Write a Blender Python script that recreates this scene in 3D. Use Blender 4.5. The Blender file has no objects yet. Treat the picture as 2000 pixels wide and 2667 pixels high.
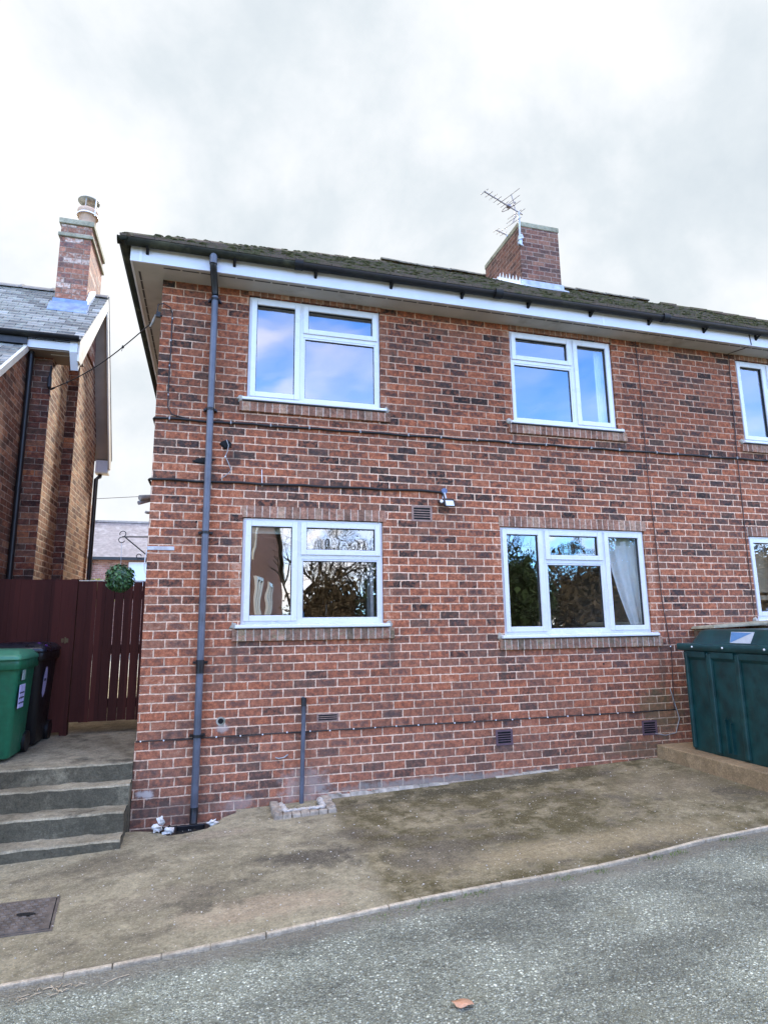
import bpy, math, random
from mathutils import Vector, Matrix, noise
random.seed(7)
sc = bpy.context.scene
COL = sc.collection
R = math.radians

# ------------------------------------------------------------------ helpers
class MB:
    """collects shapes, then links them as ONE mesh object"""
    def __init__(s):
        s.v = []; s.f = []; s.sm = []
    def add(s, vs, fs, smooth=False):
        n = len(s.v); s.v += [tuple(v) for v in vs]
        for f in fs:
            s.f.append([i + n for i in f]); s.sm.append(smooth)
        return s
    def box(s, x0, x1, y0, y1, z0, z1):
        x0, x1 = min(x0, x1), max(x0, x1); y0, y1 = min(y0, y1), max(y0, y1); z0, z1 = min(z0, z1), max(z0, z1)
        return s.add([(x0,y0,z0),(x1,y0,z0),(x1,y1,z0),(x0,y1,z0),(x0,y0,z1),(x1,y0,z1),(x1,y1,z1),(x0,y1,z1)],
              [(3,2,1,0),(4,5,6,7),(0,1,5,4),(1,2,6,5),(2,3,7,6),(3,0,4,7)])
    def hexa(s, p):                              # 8 corners, bottom ring then top ring (ccw from above)
        return s.add(p, [(3,2,1,0),(4,5,6,7),(0,1,5,4),(1,2,6,5),(2,3,7,6),(3,0,4,7)])
    def quad(s, a, b, c, d): return s.add([a, b, c, d], [(0,1,2,3)])
    def poly(s, pts): return s.add(pts, [tuple(range(len(pts)))])
    def prism(s, pts, d):                        # polygon extruded by vector d
        n = len(pts); d = Vector(d); q = [Vector(p) for p in pts]
        fs = [tuple(range(n))[::-1], tuple(range(n, 2*n))] + [(i, (i+1) % n, n+(i+1) % n, n+i) for i in range(n)]
        return s.add([tuple(p) for p in q] + [tuple(p + d) for p in q], fs)
    def tube(s, pts, r, n=8, caps=True, smooth=True):
        P = [Vector(p) for p in pts]; rs = r if isinstance(r, (list, tuple)) else [r]*len(P)
        vs = []; up = None
        for i, p in enumerate(P):
            t = (P[min(i+1, len(P)-1)] - P[max(i-1, 0)]).normalized()
            if up is None:
                up = Vector((0,0,1)) if abs(t.z) < .9 else Vector((1,0,0))
            a = t.cross(up)
            if a.length < 1e-5: a = t.cross(Vector((0,1,0)))
            a.normalize(); b = a.cross(t).normalized(); up = b
            for k in range(n):
                th = 2*math.pi*k/n
                vs.append(tuple(p + (a*math.cos(th) + b*math.sin(th))*rs[i]))
        fs = []
        for i in range(len(P)-1):
            for k in range(n):
                fs.append((i*n+k, i*n+(k+1) % n, (i+1)*n+(k+1) % n, (i+1)*n+k))
        s.add(vs, fs, smooth)
        if caps:
            s.add(vs[:n], [tuple(range(n))[::-1]]); s.add(vs[-n:], [tuple(range(n))])
        return s
    def lathe(s, c, prof, n=20, smooth=True):    # profile [(r,z)] about vertical axis through c
        vs = []; c = Vector(c)
        for r, z in prof:
            for k in range(n):
                th = 2*math.pi*k/n; vs.append((c.x + r*math.cos(th), c.y + r*math.sin(th), c.z + z))
        fs = []
        for i in range(len(prof)-1):
            for k in range(n): fs.append((i*n+k, i*n+(k+1) % n, (i+1)*n+(k+1) % n, (i+1)*n+k))
        s.add(vs, fs, smooth)
        return s
    def blob(s, c, rx, ry, rz, n=8, m=5, j=.15):
        vs = []; fs = []; sd = random.random()*100
        for i in range(m+1):
            ph = math.pi*i/m
            for k in range(n):
                th = 2*math.pi*k/n
                d = Vector((math.sin(ph)*math.cos(th), math.sin(ph)*math.sin(th), math.cos(ph)))
                w = 1 + j*2*noise.noise(d*1.6 + Vector((sd, sd, sd)))
                vs.append((c[0]+d.x*rx*w, c[1]+d.y*ry*w, c[2]+d.z*rz*w))
        for i in range(m):
            for k in range(n): fs.append((i*n+k, (i+1)*n+k, (i+1)*n+(k+1) % n, i*n+(k+1) % n))
        return s.add(vs, fs, True)
    def ring(s, x0, x1, z0, z1, w, y0, y1, wt=None, wb=None):   # rectangular frame in the XZ plane, butted corners
        wt = wt or w; wb = wb or w
        s.box(x0, x0+w, y0, y1, z0, z1); s.box(x1-w, x1, y0, y1, z0, z1)
        s.box(x0+w, x1-w, y0, y1, z0, z0+wb); s.box(x0+w, x1-w, y0, y1, z1-wt, z1)
        return s
    def build(s, name, mat, parent=None, bevel=0, seg=2, smooth=None, solid=None):
        o = None; org = Vector((0,0,0)); q = parent
        while q is not None:
            org += q.location; q = q.parent
        me = bpy.data.meshes.new(name)
        me.from_pydata([(v[0]-org.x, v[1]-org.y, v[2]-org.z) for v in s.v], [], s.f)
        me.polygons.foreach_set('use_smooth', [bool(smooth) if smooth is not None else x for x in s.sm])
        me.update()
        if mat: me.materials.append(mat)
        o = bpy.data.objects.new(name, me); COL.objects.link(o)
        if parent is not None: o.parent = parent
        if bevel:
            b = o.modifiers.new('bevel', 'BEVEL'); b.width = bevel; b.segments = seg; b.limit_method = 'ANGLE'; b.angle_limit = R(40)
        return o

def tag(o, label=None, cat=None, group=None, kind=None):
    if label: o['label'] = label
    if cat: o['category'] = cat
    if group: o['group'] = group
    if kind: o['kind'] = kind
    return o
def thing(name, loc, label, cat, group=None):
    o = bpy.data.objects.new(name, None); COL.objects.link(o); o.location = loc; o.empty_display_size = .2
    return tag(o, label, cat, group)
def copy_tree(o, parent=None):
    c = o.copy(); COL.objects.link(c); c.parent = parent
    for ch in o.children: copy_tree(ch, c)
    return c

# ------------------------------------------------------------------ node helper
class NT:
    def __init__(s, nt):
        s.nt = nt; s.n = nt.nodes; s.l = nt.links
    def node(s, t, **kw):
        n = s.n.new(t)
        for k, v in kw.items(): setattr(n, k, v)
        return n
    def put(s, sock, val):
        if hasattr(val, 'is_output') or isinstance(val, bpy.types.NodeSocket): s.l.new(val, sock)
        elif isinstance(val, (tuple, list)) and len(val) == 3 and sock.type == 'RGBA': sock.default_value = (*val, 1)
        else: sock.default_value = val
    def m(s, op, a, b=None, c=None, clamp=False):
        n = s.node('ShaderNodeMath', operation=op, use_clamp=clamp)
        s.put(n.inputs[0], a)
        if b is not None: s.put(n.inputs[1], b)
        if c is not None: s.put(n.inputs[2], c)
        return n.outputs[0]
    def mix(s, f, a, b, mode='MIX'):
        n = s.node('ShaderNodeMix', data_type='RGBA', blend_type=mode)
        s.put(n.inputs[0], f); s.put(n.inputs[6], a); s.put(n.inputs[7], b)
        return n.outputs[2]
    def vm(s, op, a, b):
        n = s.node('ShaderNodeVectorMath', operation=op); s.put(n.inputs[0], a); s.put(n.inputs[1], b); return n.outputs[0]
    def comb(s, x, y, z):
        n = s.node('ShaderNodeCombineXYZ'); s.put(n.inputs[0], x); s.put(n.inputs[1], y); s.put(n.inputs[2], z); return n.outputs[0]
    def sep(s, v):
        n = s.node('ShaderNodeSeparateXYZ'); s.put(n.inputs[0], v); return n.outputs
    def noise(s, vec, scale, detail=3, rough=.55, col=False, dist=0):
        n = s.node('ShaderNodeTexNoise'); s.put(n.inputs['Vector'], vec); n.inputs['Scale'].default_value = scale
        n.inputs['Detail'].default_value = detail; n.inputs['Roughness'].default_value = rough; n.inputs['Distortion'].default_value = dist
        return n.outputs['Color' if col else 'Fac']
    def voro(s, vec, scale, feature='F1', out='Distance', rnd=1):
        n = s.node('ShaderNodeTexVoronoi', feature=feature); s.put(n.inputs['Vector'], vec); n.inputs['Scale'].default_value = scale
        n.inputs['Randomness'].default_value = rnd
        return n.outputs[out]
    def white(s, vec, col=False):
        n = s.node('ShaderNodeTexWhiteNoise', noise_dimensions='3D'); s.put(n.inputs['Vector'], vec)
        return n.outputs['Color' if col else 'Value']
    def ramp(s, f, stops, interp='LINEAR'):
        n = s.node('ShaderNodeValToRGB'); s.put(n.inputs[0], f); cr = n.color_ramp; cr.interpolation = interp
        while len(cr.elements) < len(stops): cr.elements.new(.5)
        for e, (p, c) in zip(cr.elements, stops):
            e.position = p; e.color = (*c, 1) if isinstance(c, (tuple, list)) else (c, c, c, 1)
        return n.outputs[0]
    def step(s, v, a, b, lo=0, hi=1):            # smoothstep map range
        n = s.node('ShaderNodeMapRange', interpolation_type='SMOOTHSTEP'); s.put(n.inputs[0], v)
        s.put(n.inputs[1], a); s.put(n.inputs[2], b); s.put(n.inputs[3], lo); s.put(n.inputs[4], hi); return n.outputs[0]
    def pos(s):
        return s.node('ShaderNodeNewGeometry').outputs['Position']

def newmat(name):
    m = bpy.data.materials.new(name); m.use_nodes = True
    t = NT(m.node_tree); b = t.n['Principled BSDF']
    return m, t, b
def setb(t, b, color=None, rough=None, spec=None, metal=None):
    if color is not None: t.put(b.inputs['Base Color'], color)
    if rough is not None: t.put(b.inputs['Roughness'], rough)
    if spec is not None: b.inputs['Specular IOR Level'].default_value = spec
    if metal is not None: b.inputs['Metallic'].default_value = metal
def bump(t, b, h, strength=.5, dist=.01):
    n = t.node('ShaderNodeBump'); n.inputs['Strength'].default_value = strength; n.inputs['Distance'].default_value = dist
    t.put(n.inputs['Height'], h); t.put(b.inputs['Normal'], n.outputs[0])

def plain(name, col, rough=.5, var=.15, scale=12, spec=.4, metal=0, bmp=0, dirt=None, dscale=3):
    m, t, b = newmat(name); p = t.pos()
    f = t.noise(p, scale, 4)
    c = t.mix(t.step(f, .25, .75), tuple(x*(1-var) for x in col), tuple(min(1, x*(1+var)) for x in col))
    if dirt:
        d = t.step(t.noise(p, dscale, 5, .65), .52, .72)
        c = t.mix(d, c, dirt)
    setb(t, b, c, t.step(f, .2, .8, max(.02, rough-.08), min(1, rough+.1)), spec, metal)
    if bmp: bump(t, b, t.noise(p, scale*3, 4), bmp, .01)
    return m

def brickmat(name, L=.225, C=.0838, x0=0., z0=0., ramp=None, mortar=(.78,.53,.365), jw=.0060, stains=(), bond=True, dark=.30, upper=None, lowtint=None, seed=0., bstr=.7, edges=(), mott=.45, zones=False):
    m, t, b = newmat(name)
    g = t.node('ShaderNodeNewGeometry'); p = g.outputs['Position']
    x, y, z = t.sep(p); nx = t.sep(g.outputs['True Normal'])[0]
    side = t.m('GREATER_THAN', t.m('ABSOLUTE', nx), .6)
    n1 = t.sep(t.noise(p, 9, 3, .6, True)); n2 = t.sep(t.noise(p, 55, 2, .5, True))
    u = t.m('ADD', t.m('MULTIPLY', side, y), t.m('MULTIPLY', t.m('SUBTRACT', 1, side), x))
    u = t.m('ADD', u, t.m('ADD', t.m('MULTIPLY_ADD', n1[0], .010, -.005), t.m('MULTIPLY_ADD', n2[0], .008, -.004)))
    zz = t.m('ADD', z, t.m('ADD', t.m('MULTIPLY_ADD', n1[1], .009, -.0045), t.m('MULTIPLY_ADD', n2[1], .008, -.004)))
    v = t.m('DIVIDE', t.m('SUBTRACT', zz, z0), C); row = t.m('FLOOR', v)
    off = t.m('MULTIPLY', t.m('FLOORED_MODULO', row, 2), .5) if bond else 0.
    # each course wanders a little along the wall
    jit = t.m('MULTIPLY_ADD', t.white(t.comb(row, 3.3, seed)), .16, -.08) if bond else 0.
    uu = t.m('ADD', t.m('ADD', t.m('DIVIDE', t.m('SUBTRACT', u, x0), L), off), jit)
    colm = t.m('FLOOR', uu); fu = t.m('FRACT', uu); fv = t.m('FRACT', v)
    du = t.m('MULTIPLY', t.m('MINIMUM', fu, t.m('SUBTRACT', 1, fu)), L)
    dv = t.m('MULTIPLY', t.m('MINIMUM', fv, t.m('SUBTRACT', 1, fv)), C)
    d = t.m('MINIMUM', du, dv) if bond else du
    idv = t.comb(colm, t.m('ADD', row, seed), t.m('ADD', side, seed))
    rc = t.white(idv, True); r = t.sep(rc)
    jn = t.m('MULTIPLY_ADD', t.noise(p, 26, 4, .7), .010, jw-.005)
    brick = t.step(d, t.m('SUBTRACT', jn, .0022), t.m('ADD', jn, .0016))
    rr = r[0]
    if lowtint: rr = t.m('ADD', rr, t.ramp(t.m('DIVIDE', t.m('ADD', z, 1), 6), lowtint), clamp=True); rr = t.m('SUBTRACT', rr, .5, clamp=True)
    lump = t.noise(t.vm('ADD', p, t.vm('MULTIPLY', rc, (7., 7., 7.))), 20, 3, .6)
    fret = t.noise(p, 55, 4, .65)
    for (ex, ez0, ez1, ew, amt) in edges:       # paler cut bricks beside the openings
        k = t.m('MULTIPLY', t.step(t.m('ABSOLUTE', t.m('SUBTRACT', x, ex)), ew, ew*.8), t.m('MULTIPLY', t.m('GREATER_THAN', z, ez0), t.m('LESS_THAN', z, ez1)))
        rr = t.m('MULTIPLY_ADD', k, t.m('MULTIPLY_ADD', r[2], amt, amt*.3), rr)
    clus = t.noise(t.comb(t.m('MULTIPLY', colm, .16), t.m('MULTIPLY', row, .30), seed), 1., 2)
    rr = t.m('ADD', rr, t.m('MULTIPLY_ADD', t.step(clus, .3, .7), .24, -.06))
    rr = t.m('ADD', rr, t.m('MULTIPLY_ADD', t.step(lump, .28, .72), mott, -.5*mott))
    rr = t.m('ADD', rr, t.m('MULTIPLY_ADD', t.step(fret, .3, .7), .26, -.13), clamp=True)
    base = t.ramp(rr, ramp)
    base = t.mix(t.m('MULTIPLY', t.m('MULTIPLY', r[2], r[2]), .55), base, (.150,.090,.062))
    # dark burnt hearts on some bricks
    heart = t.m('MULTIPLY', t.step(du, .012, .05), t.step(dv, .006, .026))
    hm = t.m('MULTIPLY', t.m('MULTIPLY', heart, t.step(r[1], 1-dark-.05, 1-dark+.25)), t.step(t.noise(p, 22, 3), .3, .6))
    base = t.mix(t.m('MULTIPLY', hm, .75), base, (.06,.042,.040))
    fine = t.noise(p, 140, 4, .7); mid = t.noise(p, 26, 4, .6)
    base = t.mix(1, base, t.ramp(fine, [(.3, .62), (.7, 1.38)]), 'MULTIPLY')
    base = t.mix(.9, base, t.ramp(mid, [(.3, .62), (.7, 1.38)]), 'MULTIPLY')
    # paler rubbed patches and lime runs
    base = t.mix(t.m('MULTIPLY', t.step(t.noise(p, 13, 5, .7), .6, .78), .35), base, (.46,.30,.24))
    mo = t.mix(t.step(t.m('ADD', t.m('MULTIPLY', t.noise(p, 30, 3), .5), t.m('MULTIPLY', t.noise(p, 2.2, 4, .6), .5)), .36, .62), tuple(c*.56 for c in mortar), tuple(min(1, c*1.12) for c in mortar))
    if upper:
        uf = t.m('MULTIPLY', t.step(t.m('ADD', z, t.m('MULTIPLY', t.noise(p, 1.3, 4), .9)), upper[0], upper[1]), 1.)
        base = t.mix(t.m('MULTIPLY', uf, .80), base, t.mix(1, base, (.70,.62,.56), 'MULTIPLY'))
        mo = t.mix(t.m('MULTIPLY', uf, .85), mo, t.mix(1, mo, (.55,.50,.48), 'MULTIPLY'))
    if zones:
        zz0 = t.m('ADD', z, t.m('MULTIPLY_ADD', t.noise(p, 1.6, 4), 1.0, -.5))
        lowf = t.m('MULTIPLY', t.step(zz0, 1.25, .75), .07)
        base = t.mix(lowf, base, t.mix(r[1], (.55,.19,.105), (.55,.30,.21)))
        base = t.mix(t.m('MULTIPLY', t.step(zz0, .12, -.25), .10), base, (.40,.25,.185))
    c = t.mix(brick, mo, base)
    for (sx, sz, rx, rz, col, amt) in stains:
        ddx = t.m('DIVIDE', t.m('SUBTRACT', x, sx), rx); ddz = t.m('DIVIDE', t.m('SUBTRACT', z, sz), rz)
        dd = t.m('SQRT', t.m('ADD', t.m('MULTIPLY', ddx, ddx), t.m('MULTIPLY', ddz, ddz)))
        dd = t.m('ADD', dd, t.m('MULTIPLY_ADD', t.noise(p, 9, 6, .75), 2.4, -1.2))
        c = t.mix(t.m('MULTIPLY', t.step(dd, 1.0, .35), amt), c, col)
    setb(t, b, c, .88, .25)
    h = t.m('ADD', t.m('MULTIPLY', brick, .8), t.m('ADD', t.m('MULTIPLY', fine, .22), t.m('MULTIPLY', mid, .3)))
    bump(t, b, h, bstr, .008)
    return m

# ------------------------------------------------------------------ materials
RAMP = [(0,(.030,.021,.018)),(.10,(.056,.033,.025)),(.20,(.120,.053,.035)),(.34,(.205,.076,.043)),(.52,(.305,.098,.049)),(.70,(.41,.132,.060)),(.86,(.46,.185,.098)),(1.0,(.56,.29,.18))]
LOWT = [(0,.53),(.12,.56),(.165,.56),(.17,.70),(.30,.66),(.34,.58),(.5,.56),(.7,.52),(1,.50)]
ST = [(1.56,-.52,.30,.22,(.50,.41,.35),.45),(.10,-.47,.10,.05,(.60,.56,.52),.75),(.93,-.62,.2,.10,(.45,.36,.31),.4),
      (5.78,.0,.42,.38,(.13,.125,.05),.42),(5.5,-.42,.7,.14,(.12,.10,.06),.6),(.765,.08,.07,.05,(.48,.42,.37),.6),(.30,-.62,.6,.10,(.13,.10,.08),.5),
      (3.0,-.57,1.6,.07,(.30,.29,.25),.6),(.86,.72,.05,.26,(.08,.06,.045),.55),(2.47,.70,.05,.28,(.08,.06,.045),.5),(3.77,.55,.05,.28,(.08,.06,.045),.5),(5.86,.52,.06,.32,(.09,.07,.05),.5),(.54,2.6,.10,.35,(.05,.04,.035),.5),(.78,2.78,.10,.14,(.03,.025,.022),.7),(3.12,2.33,.10,.12,(.04,.035,.03),.5),(4.06,3.22,.04,.2,(.06,.045,.04),.5),(5.6,3.2,.05,.2,(.06,.045,.04),.5)]
EDG = []
for (a_, b_, c_, d_) in ((.905,2.395,3.41,4.64),(4.058,5.525,3.40,4.63),(.905,2.402,1.02,2.15),(3.806,5.772,.87,2.14),(7.53,8.98,3.4,4.62)):
    EDG += [(a_, c_, d_, .115, .30), (b_, c_, d_, .115, .30)]
EDG += [(0, .1, 2.1, .55, .16)]
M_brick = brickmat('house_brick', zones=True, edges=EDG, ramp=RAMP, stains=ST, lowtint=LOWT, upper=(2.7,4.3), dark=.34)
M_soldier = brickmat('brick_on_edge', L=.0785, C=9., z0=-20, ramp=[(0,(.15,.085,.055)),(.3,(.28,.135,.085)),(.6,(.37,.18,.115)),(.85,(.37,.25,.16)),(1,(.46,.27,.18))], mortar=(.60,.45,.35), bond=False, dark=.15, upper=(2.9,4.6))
M_sillbrick = brickmat('mossy_brick_on_edge', L=.0785, C=9., z0=-20, x0=.02, ramp=[(0,(.15,.11,.065)),(.35,(.27,.15,.095)),(.6,(.34,.16,.10)),(.8,(.26,.20,.11)),(1,(.40,.23,.15))], mortar=(.50,.40,.31), bond=False, dark=.15)
M_nbrick = brickmat('neighbour_brick_lit', C=.079, x0=-1.3, z0=.02, seed=9., ramp=[(0,(.11,.052,.030)),(.3,(.25,.115,.060)),(.6,(.36,.175,.090)),(.85,(.44,.25,.135)),(1,(.55,.36,.21))], mortar=(.62,.48,.34), jw=.008, dark=.25, bstr=1)  # gable faces: sunlight on the brick is put into this tan colour
M_nbrick_shaded = brickmat('neighbour_brick_shaded', C=.079, x0=-1.5, z0=.03, seed=14., ramp=[(0,(.035,.017,.014)),(.3,(.080,.028,.019)),(.6,(.135,.042,.026)),(.85,(.20,.066,.036)),(1,(.32,.11,.045))], mortar=(.34,.26,.20), jw=.0045, dark=.2, bstr=1)  # front walls: shade under the eaves is painted into this darker brick
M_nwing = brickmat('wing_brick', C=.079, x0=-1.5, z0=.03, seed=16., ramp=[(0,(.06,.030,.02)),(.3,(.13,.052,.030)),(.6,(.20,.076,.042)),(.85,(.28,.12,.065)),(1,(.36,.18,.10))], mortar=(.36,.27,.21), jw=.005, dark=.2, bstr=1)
M_cbrick = brickmat('chimney_brick', x0=5.44, z0=6.5, seed=4., ramp=[(0,(.07,.04,.035)),(.3,(.13,.06,.045)),(.6,(.19,.08,.055)),(1,(.25,.12,.08))], mortar=(.30,.22,.18), dark=.4)
M_ncbrick = brickmat('neighbour_chimney_brick', x0=-1.93, z0=6.1, seed=21., L=.25, ramp=[(0,(.16,.10,.09)),(.3,(.28,.115,.08)),(.6,(.34,.14,.085)),(.85,(.38,.20,.14)),(1,(.55,.42,.34))], mortar=(.30,.22,.17), dark=.25)
M_fbrick = brickmat('far_brick', seed=31., ramp=[(0,(.2,.10,.08)),(.5,(.32,.16,.12)),(1,(.40,.22,.17))], mortar=(.42,.33,.28), dark=.1)
M_upvc = plain('white_upvc', (.66,.665,.68), .28, .03, 4, .5)
M_fascia = plain('white_fascia_board', (.60,.60,.625), .35, .05, 3, .5)
M_soffit = plain('soffit_board', (.42,.39,.345), .55, .10, 3, .3, dirt=(.30,.275,.23), dscale=2)
M_vent = plain('soffit_vent_mesh', (.06,.055,.05), .7, .2, 30)
M_gutter = plain('black_gutter', (.008,.008,.0085), .55, .3, 8, .25, dirt=(.022,.022,.016), dscale=3)
M_gutmoss = plain('weathered_gutter', (.022,.022,.014), .75, .4, 9, .15, dirt=(.06,.058,.032), dscale=4)
M_pipe = plain('faded_black_pipe', (.092,.100,.125), .42, .25, 7, .5, dirt=(.050,.053,.064), dscale=2)
M_black = plain('black_plastic', (.010,.010,.011), .4, .2, 20)
M_cable = plain('black_cable', (.012,.011,.011), .5, .2, 20)
M_gcable = plain('grey_cable', (.30,.29,.28), .5, .2, 20)
M_thin = plain('brown_cable', (.055,.035,.03), .6, .2, 20)
M_white = plain('white_plastic', (.80,.80,.80), .35, .03, 20)
M_iron = plain('black_iron', (.014,.013,.013), .55, .3, 30)
M_alu = plain('weathered_aluminium', (.33,.29,.29), .5, .15, 20, .5, .3)
M_galv = plain('galvanised_steel', (.46,.48,.50), .4, .25, 14, .5, .7)
M_lead = plain('lead_flashing', (.34,.37,.43), .5, .22, 10, .5, .2, .3, dirt=(.5,.52,.56), dscale=4)
M_leadblue = plain('blue_grey_lead', (.20,.27,.42), .5, .25, 12, .5, .2, .3, dirt=(.36,.42,.55), dscale=5)
M_cement = plain('old_cement', (.36,.33,.27), .9, .2, 14, .2, 0, .6, dirt=(.20,.19,.13), dscale=4)
M_capstone = plain('lichen_stone', (.30,.28,.20), .95, .25, 12, .2, 0, .8, dirt=(.14,.13,.09), dscale=6)
M_cream = plain('cream_paint', (.72,.68,.58), .45, .08, 6, .4, dirt=(.5,.47,.4), dscale=3)
M_vergesoffit = plain('verge_soffit', (.36,.29,.23), .6, .1, 5)
M_clay = plain('clay_pot', (.52,.36,.26), .8, .12, 14, .3, dirt=(.38,.27,.2), dscale=5)
M_steel = plain('dull_steel', (.38,.37,.33), .45, .2, 10, .5, .5)
M_room = plain('room_wall', (.48,.45,.40), .8, .05, 3)
M_floorin = plain('room_floor', (.12,.09,.07), .7, .2, 4)
M_dark = plain('void_dark', (.006,.006,.006), .9, .1, 5)
M_soil = plain('damp_soil', (.035,.028,.020), .95, .5, 20, .2, 0, .9, dirt=(.09,.075,.05), dscale=9)
M_terra = plain('terracotta_vent', (.30,.20,.16), .85, .2, 20, .2, 0, .5)
M_purple = plain('purple_clay_vent', (.12,.075,.085), .75, .2, 20, .3, 0, .4)
M_gbin = plain('green_bin_plastic', (.010,.120,.058), .42, .12, 18, .45, 0, .15, dirt=(.018,.10,.058), dscale=5)
M_glid = plain('pale_green_lid', (.045,.20,.115), .38, .10, 10, .5, dirt=(.08,.22,.15), dscale=4)
M_bbin = plain('black_bin_plastic', (.008,.008,.009), .45, .2, 18, .4)
M_blid = plain('navy_lid', (.006,.009,.017), .3, .2, 10, .5)
M_plum = plain('purple_lid', (.10,.035,.20), .35, .15, 12, .5)
M_label = plain('pale_label', (.42,.40,.62), .5, .08, 30)
M_labeld = plain('dark_print', (.03,.035,.06), .5, .1, 30)
M_labelw = plain('white_label', (.46,.50,.54), .4, .06, 30)
M_labelb = plain('blue_label', (.10,.22,.42), .4, .1, 30)
M_tank = plain('dark_green_tank', (.0025,.036,.037), .42, .35, 7, .5, 0, .12, dirt=(.010,.058,.054), dscale=2.5)
M_leafy = plain('box_leaf', (.045,.12,.035), .4, .45, 30, .5)
M_leafy2 = plain('box_leaf_dark', (.018,.055,.020), .4, .4, 30, .5)
M_moss = plain('roof_moss', (.060,.058,.026), .95, .5, 30, .1, 0, .8, dirt=(.030,.034,.014), dscale=14)
M_grass = plain('weed_green', (.11,.16,.035), .7, .4, 30)
M_straw = plain('dry_straw', (.42,.34,.23), .8, .3, 30)
M_leaf = plain('fallen_leaf', (.60,.33,.20), .7, .2, 60, dirt=(.45,.20,.10), dscale=30)
M_everg = plain('evergreen_foliage', (.045,.070,.024), .7, .5, 2.5, .3)
M_hedge = plain('brown_hedge', (.13,.095,.055), .8, .5, 2.5, .2)
M_bark = plain('bare_bark', (.050,.042,.033), .9, .3, 10, .2)
M_curtain = plain('pale_curtain', (.88,.89,.86), .8, .04, 9)
M_blind = plain('pale_blind', (.55,.58,.52), .7, .06, 9)
M_blue = plain('blue_bottle', (.12,.30,.50), .3, .1, 9)
M_chrome = plain('chrome', (.7,.7,.7), .15, .05, 9, .5, 1)
M_rooffar = plain('far_slates', (.22,.19,.18), .85, .25, 6, .3, 0, .4, dirt=(.32,.29,.27), dscale=2)
M_wood2 = plain('cream_timber', (.58,.46,.30), .7, .15, 8)

def glassmat(name, wob, refl=.33):
    m = bpy.data.materials.new(name); m.use_nodes = True; t = NT(m.node_tree); t.n.clear()
    out = t.node('ShaderNodeOutputMaterial'); gl = t.node('ShaderNodeBsdfGlossy'); tr = t.node('ShaderNodeBsdfTransparent'); mx = t.node('ShaderNodeMixShader')
    gl.inputs['Color'].default_value = (.93,.96,1,1); gl.inputs['Roughness'].default_value = .004
    tr.inputs['Color'].default_value = (.97,.99,.98,1)
    lw = t.node('ShaderNodeLayerWeight'); lw.inputs['Blend'].default_value = .35
    t.put(mx.inputs[0], t.m('MULTIPLY_ADD', lw.outputs['Fresnel'], .55, refl-.12, clamp=True))
    bp = t.node('ShaderNodeBump'); bp.inputs['Strength'].default_value = 1; bp.inputs['Distance'].default_value = wob
    t.put(bp.inputs['Height'], t.noise(t.pos(), 3.2, 1, .4)); t.put(gl.inputs['Normal'], bp.outputs[0])
    t.l.new(tr.outputs[0], mx.inputs[1]); t.l.new(gl.outputs[0], mx.inputs[2]); t.l.new(mx.outputs[0], out.inputs[0])
    return m
M_glass = glassmat('window_glass', .0012)
M_glasswob = glassmat('bowed_glass', .012)

def woodmat(name, c1, c2):
    m, t, b = newmat(name); p = t.pos(); x, y, z = t.sep(p)
    g = t.noise(t.comb(t.m('MULTIPLY', x, 30), t.m('MULTIPLY', y, 30), t.m('MULTIPLY', z, 1.6)), 2, 5, .65)
    bd = t.white(t.comb(t.m('FLOOR', t.m('DIVIDE', x, .1)), 0, 0))
    c = t.mix(g, c1, c2); c = t.mix(1, c, t.ramp(bd, [(0,.65),(1,1.25)]), 'MULTIPLY')
    setb(t, b, c, .75, .3); bump(t, b, g, .4, .004); return m
M_redwood = woodmat('dark_red_stained_wood', (.044,.0100,.0068), (.088,.0205,.0135))

def slatemat():
    m, t, b = newmat('grey_slate'); p = t.pos(); x, y, z = t.sep(p)
    zz = t.m('DIVIDE', t.m('SUBTRACT', z, 4.70), .083); row = t.m('FLOOR', zz)
    u = t.m('ADD', t.m('DIVIDE', x, .21), t.m('MULTIPLY', t.m('FLOORED_MODULO', row, 2), .5)); col = t.m('FLOOR', u); fu = t.m('FRACT', u)
    r = t.white(t.comb(col, row, 2.))
    c = t.ramp(r, [(0,(.13,.122,.112)),(.35,(.20,.192,.175)),(.7,(.27,.265,.24)),(.92,(.33,.315,.29)),(1,(.46,.45,.42))])
    c = t.mix(t.step(t.noise(p, 9, 5, .7), .48, .72), c, (.34,.36,.30))
    e = t.step(t.m('MINIMUM', fu, t.m('SUBTRACT', 1, fu)), .012, .03)
    c = t.mix(e, (.03,.03,.03), c)
    setb(t, b, c, .62, .4); bump(t, b, t.m('ADD', t.m('MULTIPLY', e, .5), t.noise(p, 30, 4)), .4, .006); return m
M_slate = slatemat()

def tilemat():
    m, t, b = newmat('mossy_roof_tile'); p = t.pos()
    n = t.noise(p, 3, 5, .65); f = t.noise(p, 28, 4, .65)
    c = t.mix(n, (.085,.060,.045), (.15,.115,.085))
    c = t.mix(t.step(t.m('ADD', n, t.m('MULTIPLY_ADD', f, .5, -.25)), .42, .62), c, (.060,.060,.025))
    c = t.mix(t.step(f, .62, .75), c, (.19,.18,.12))
    setb(t, b, c, .95, .15); bump(t, b, f, .8, .015); return m
M_tile = tilemat()

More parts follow.
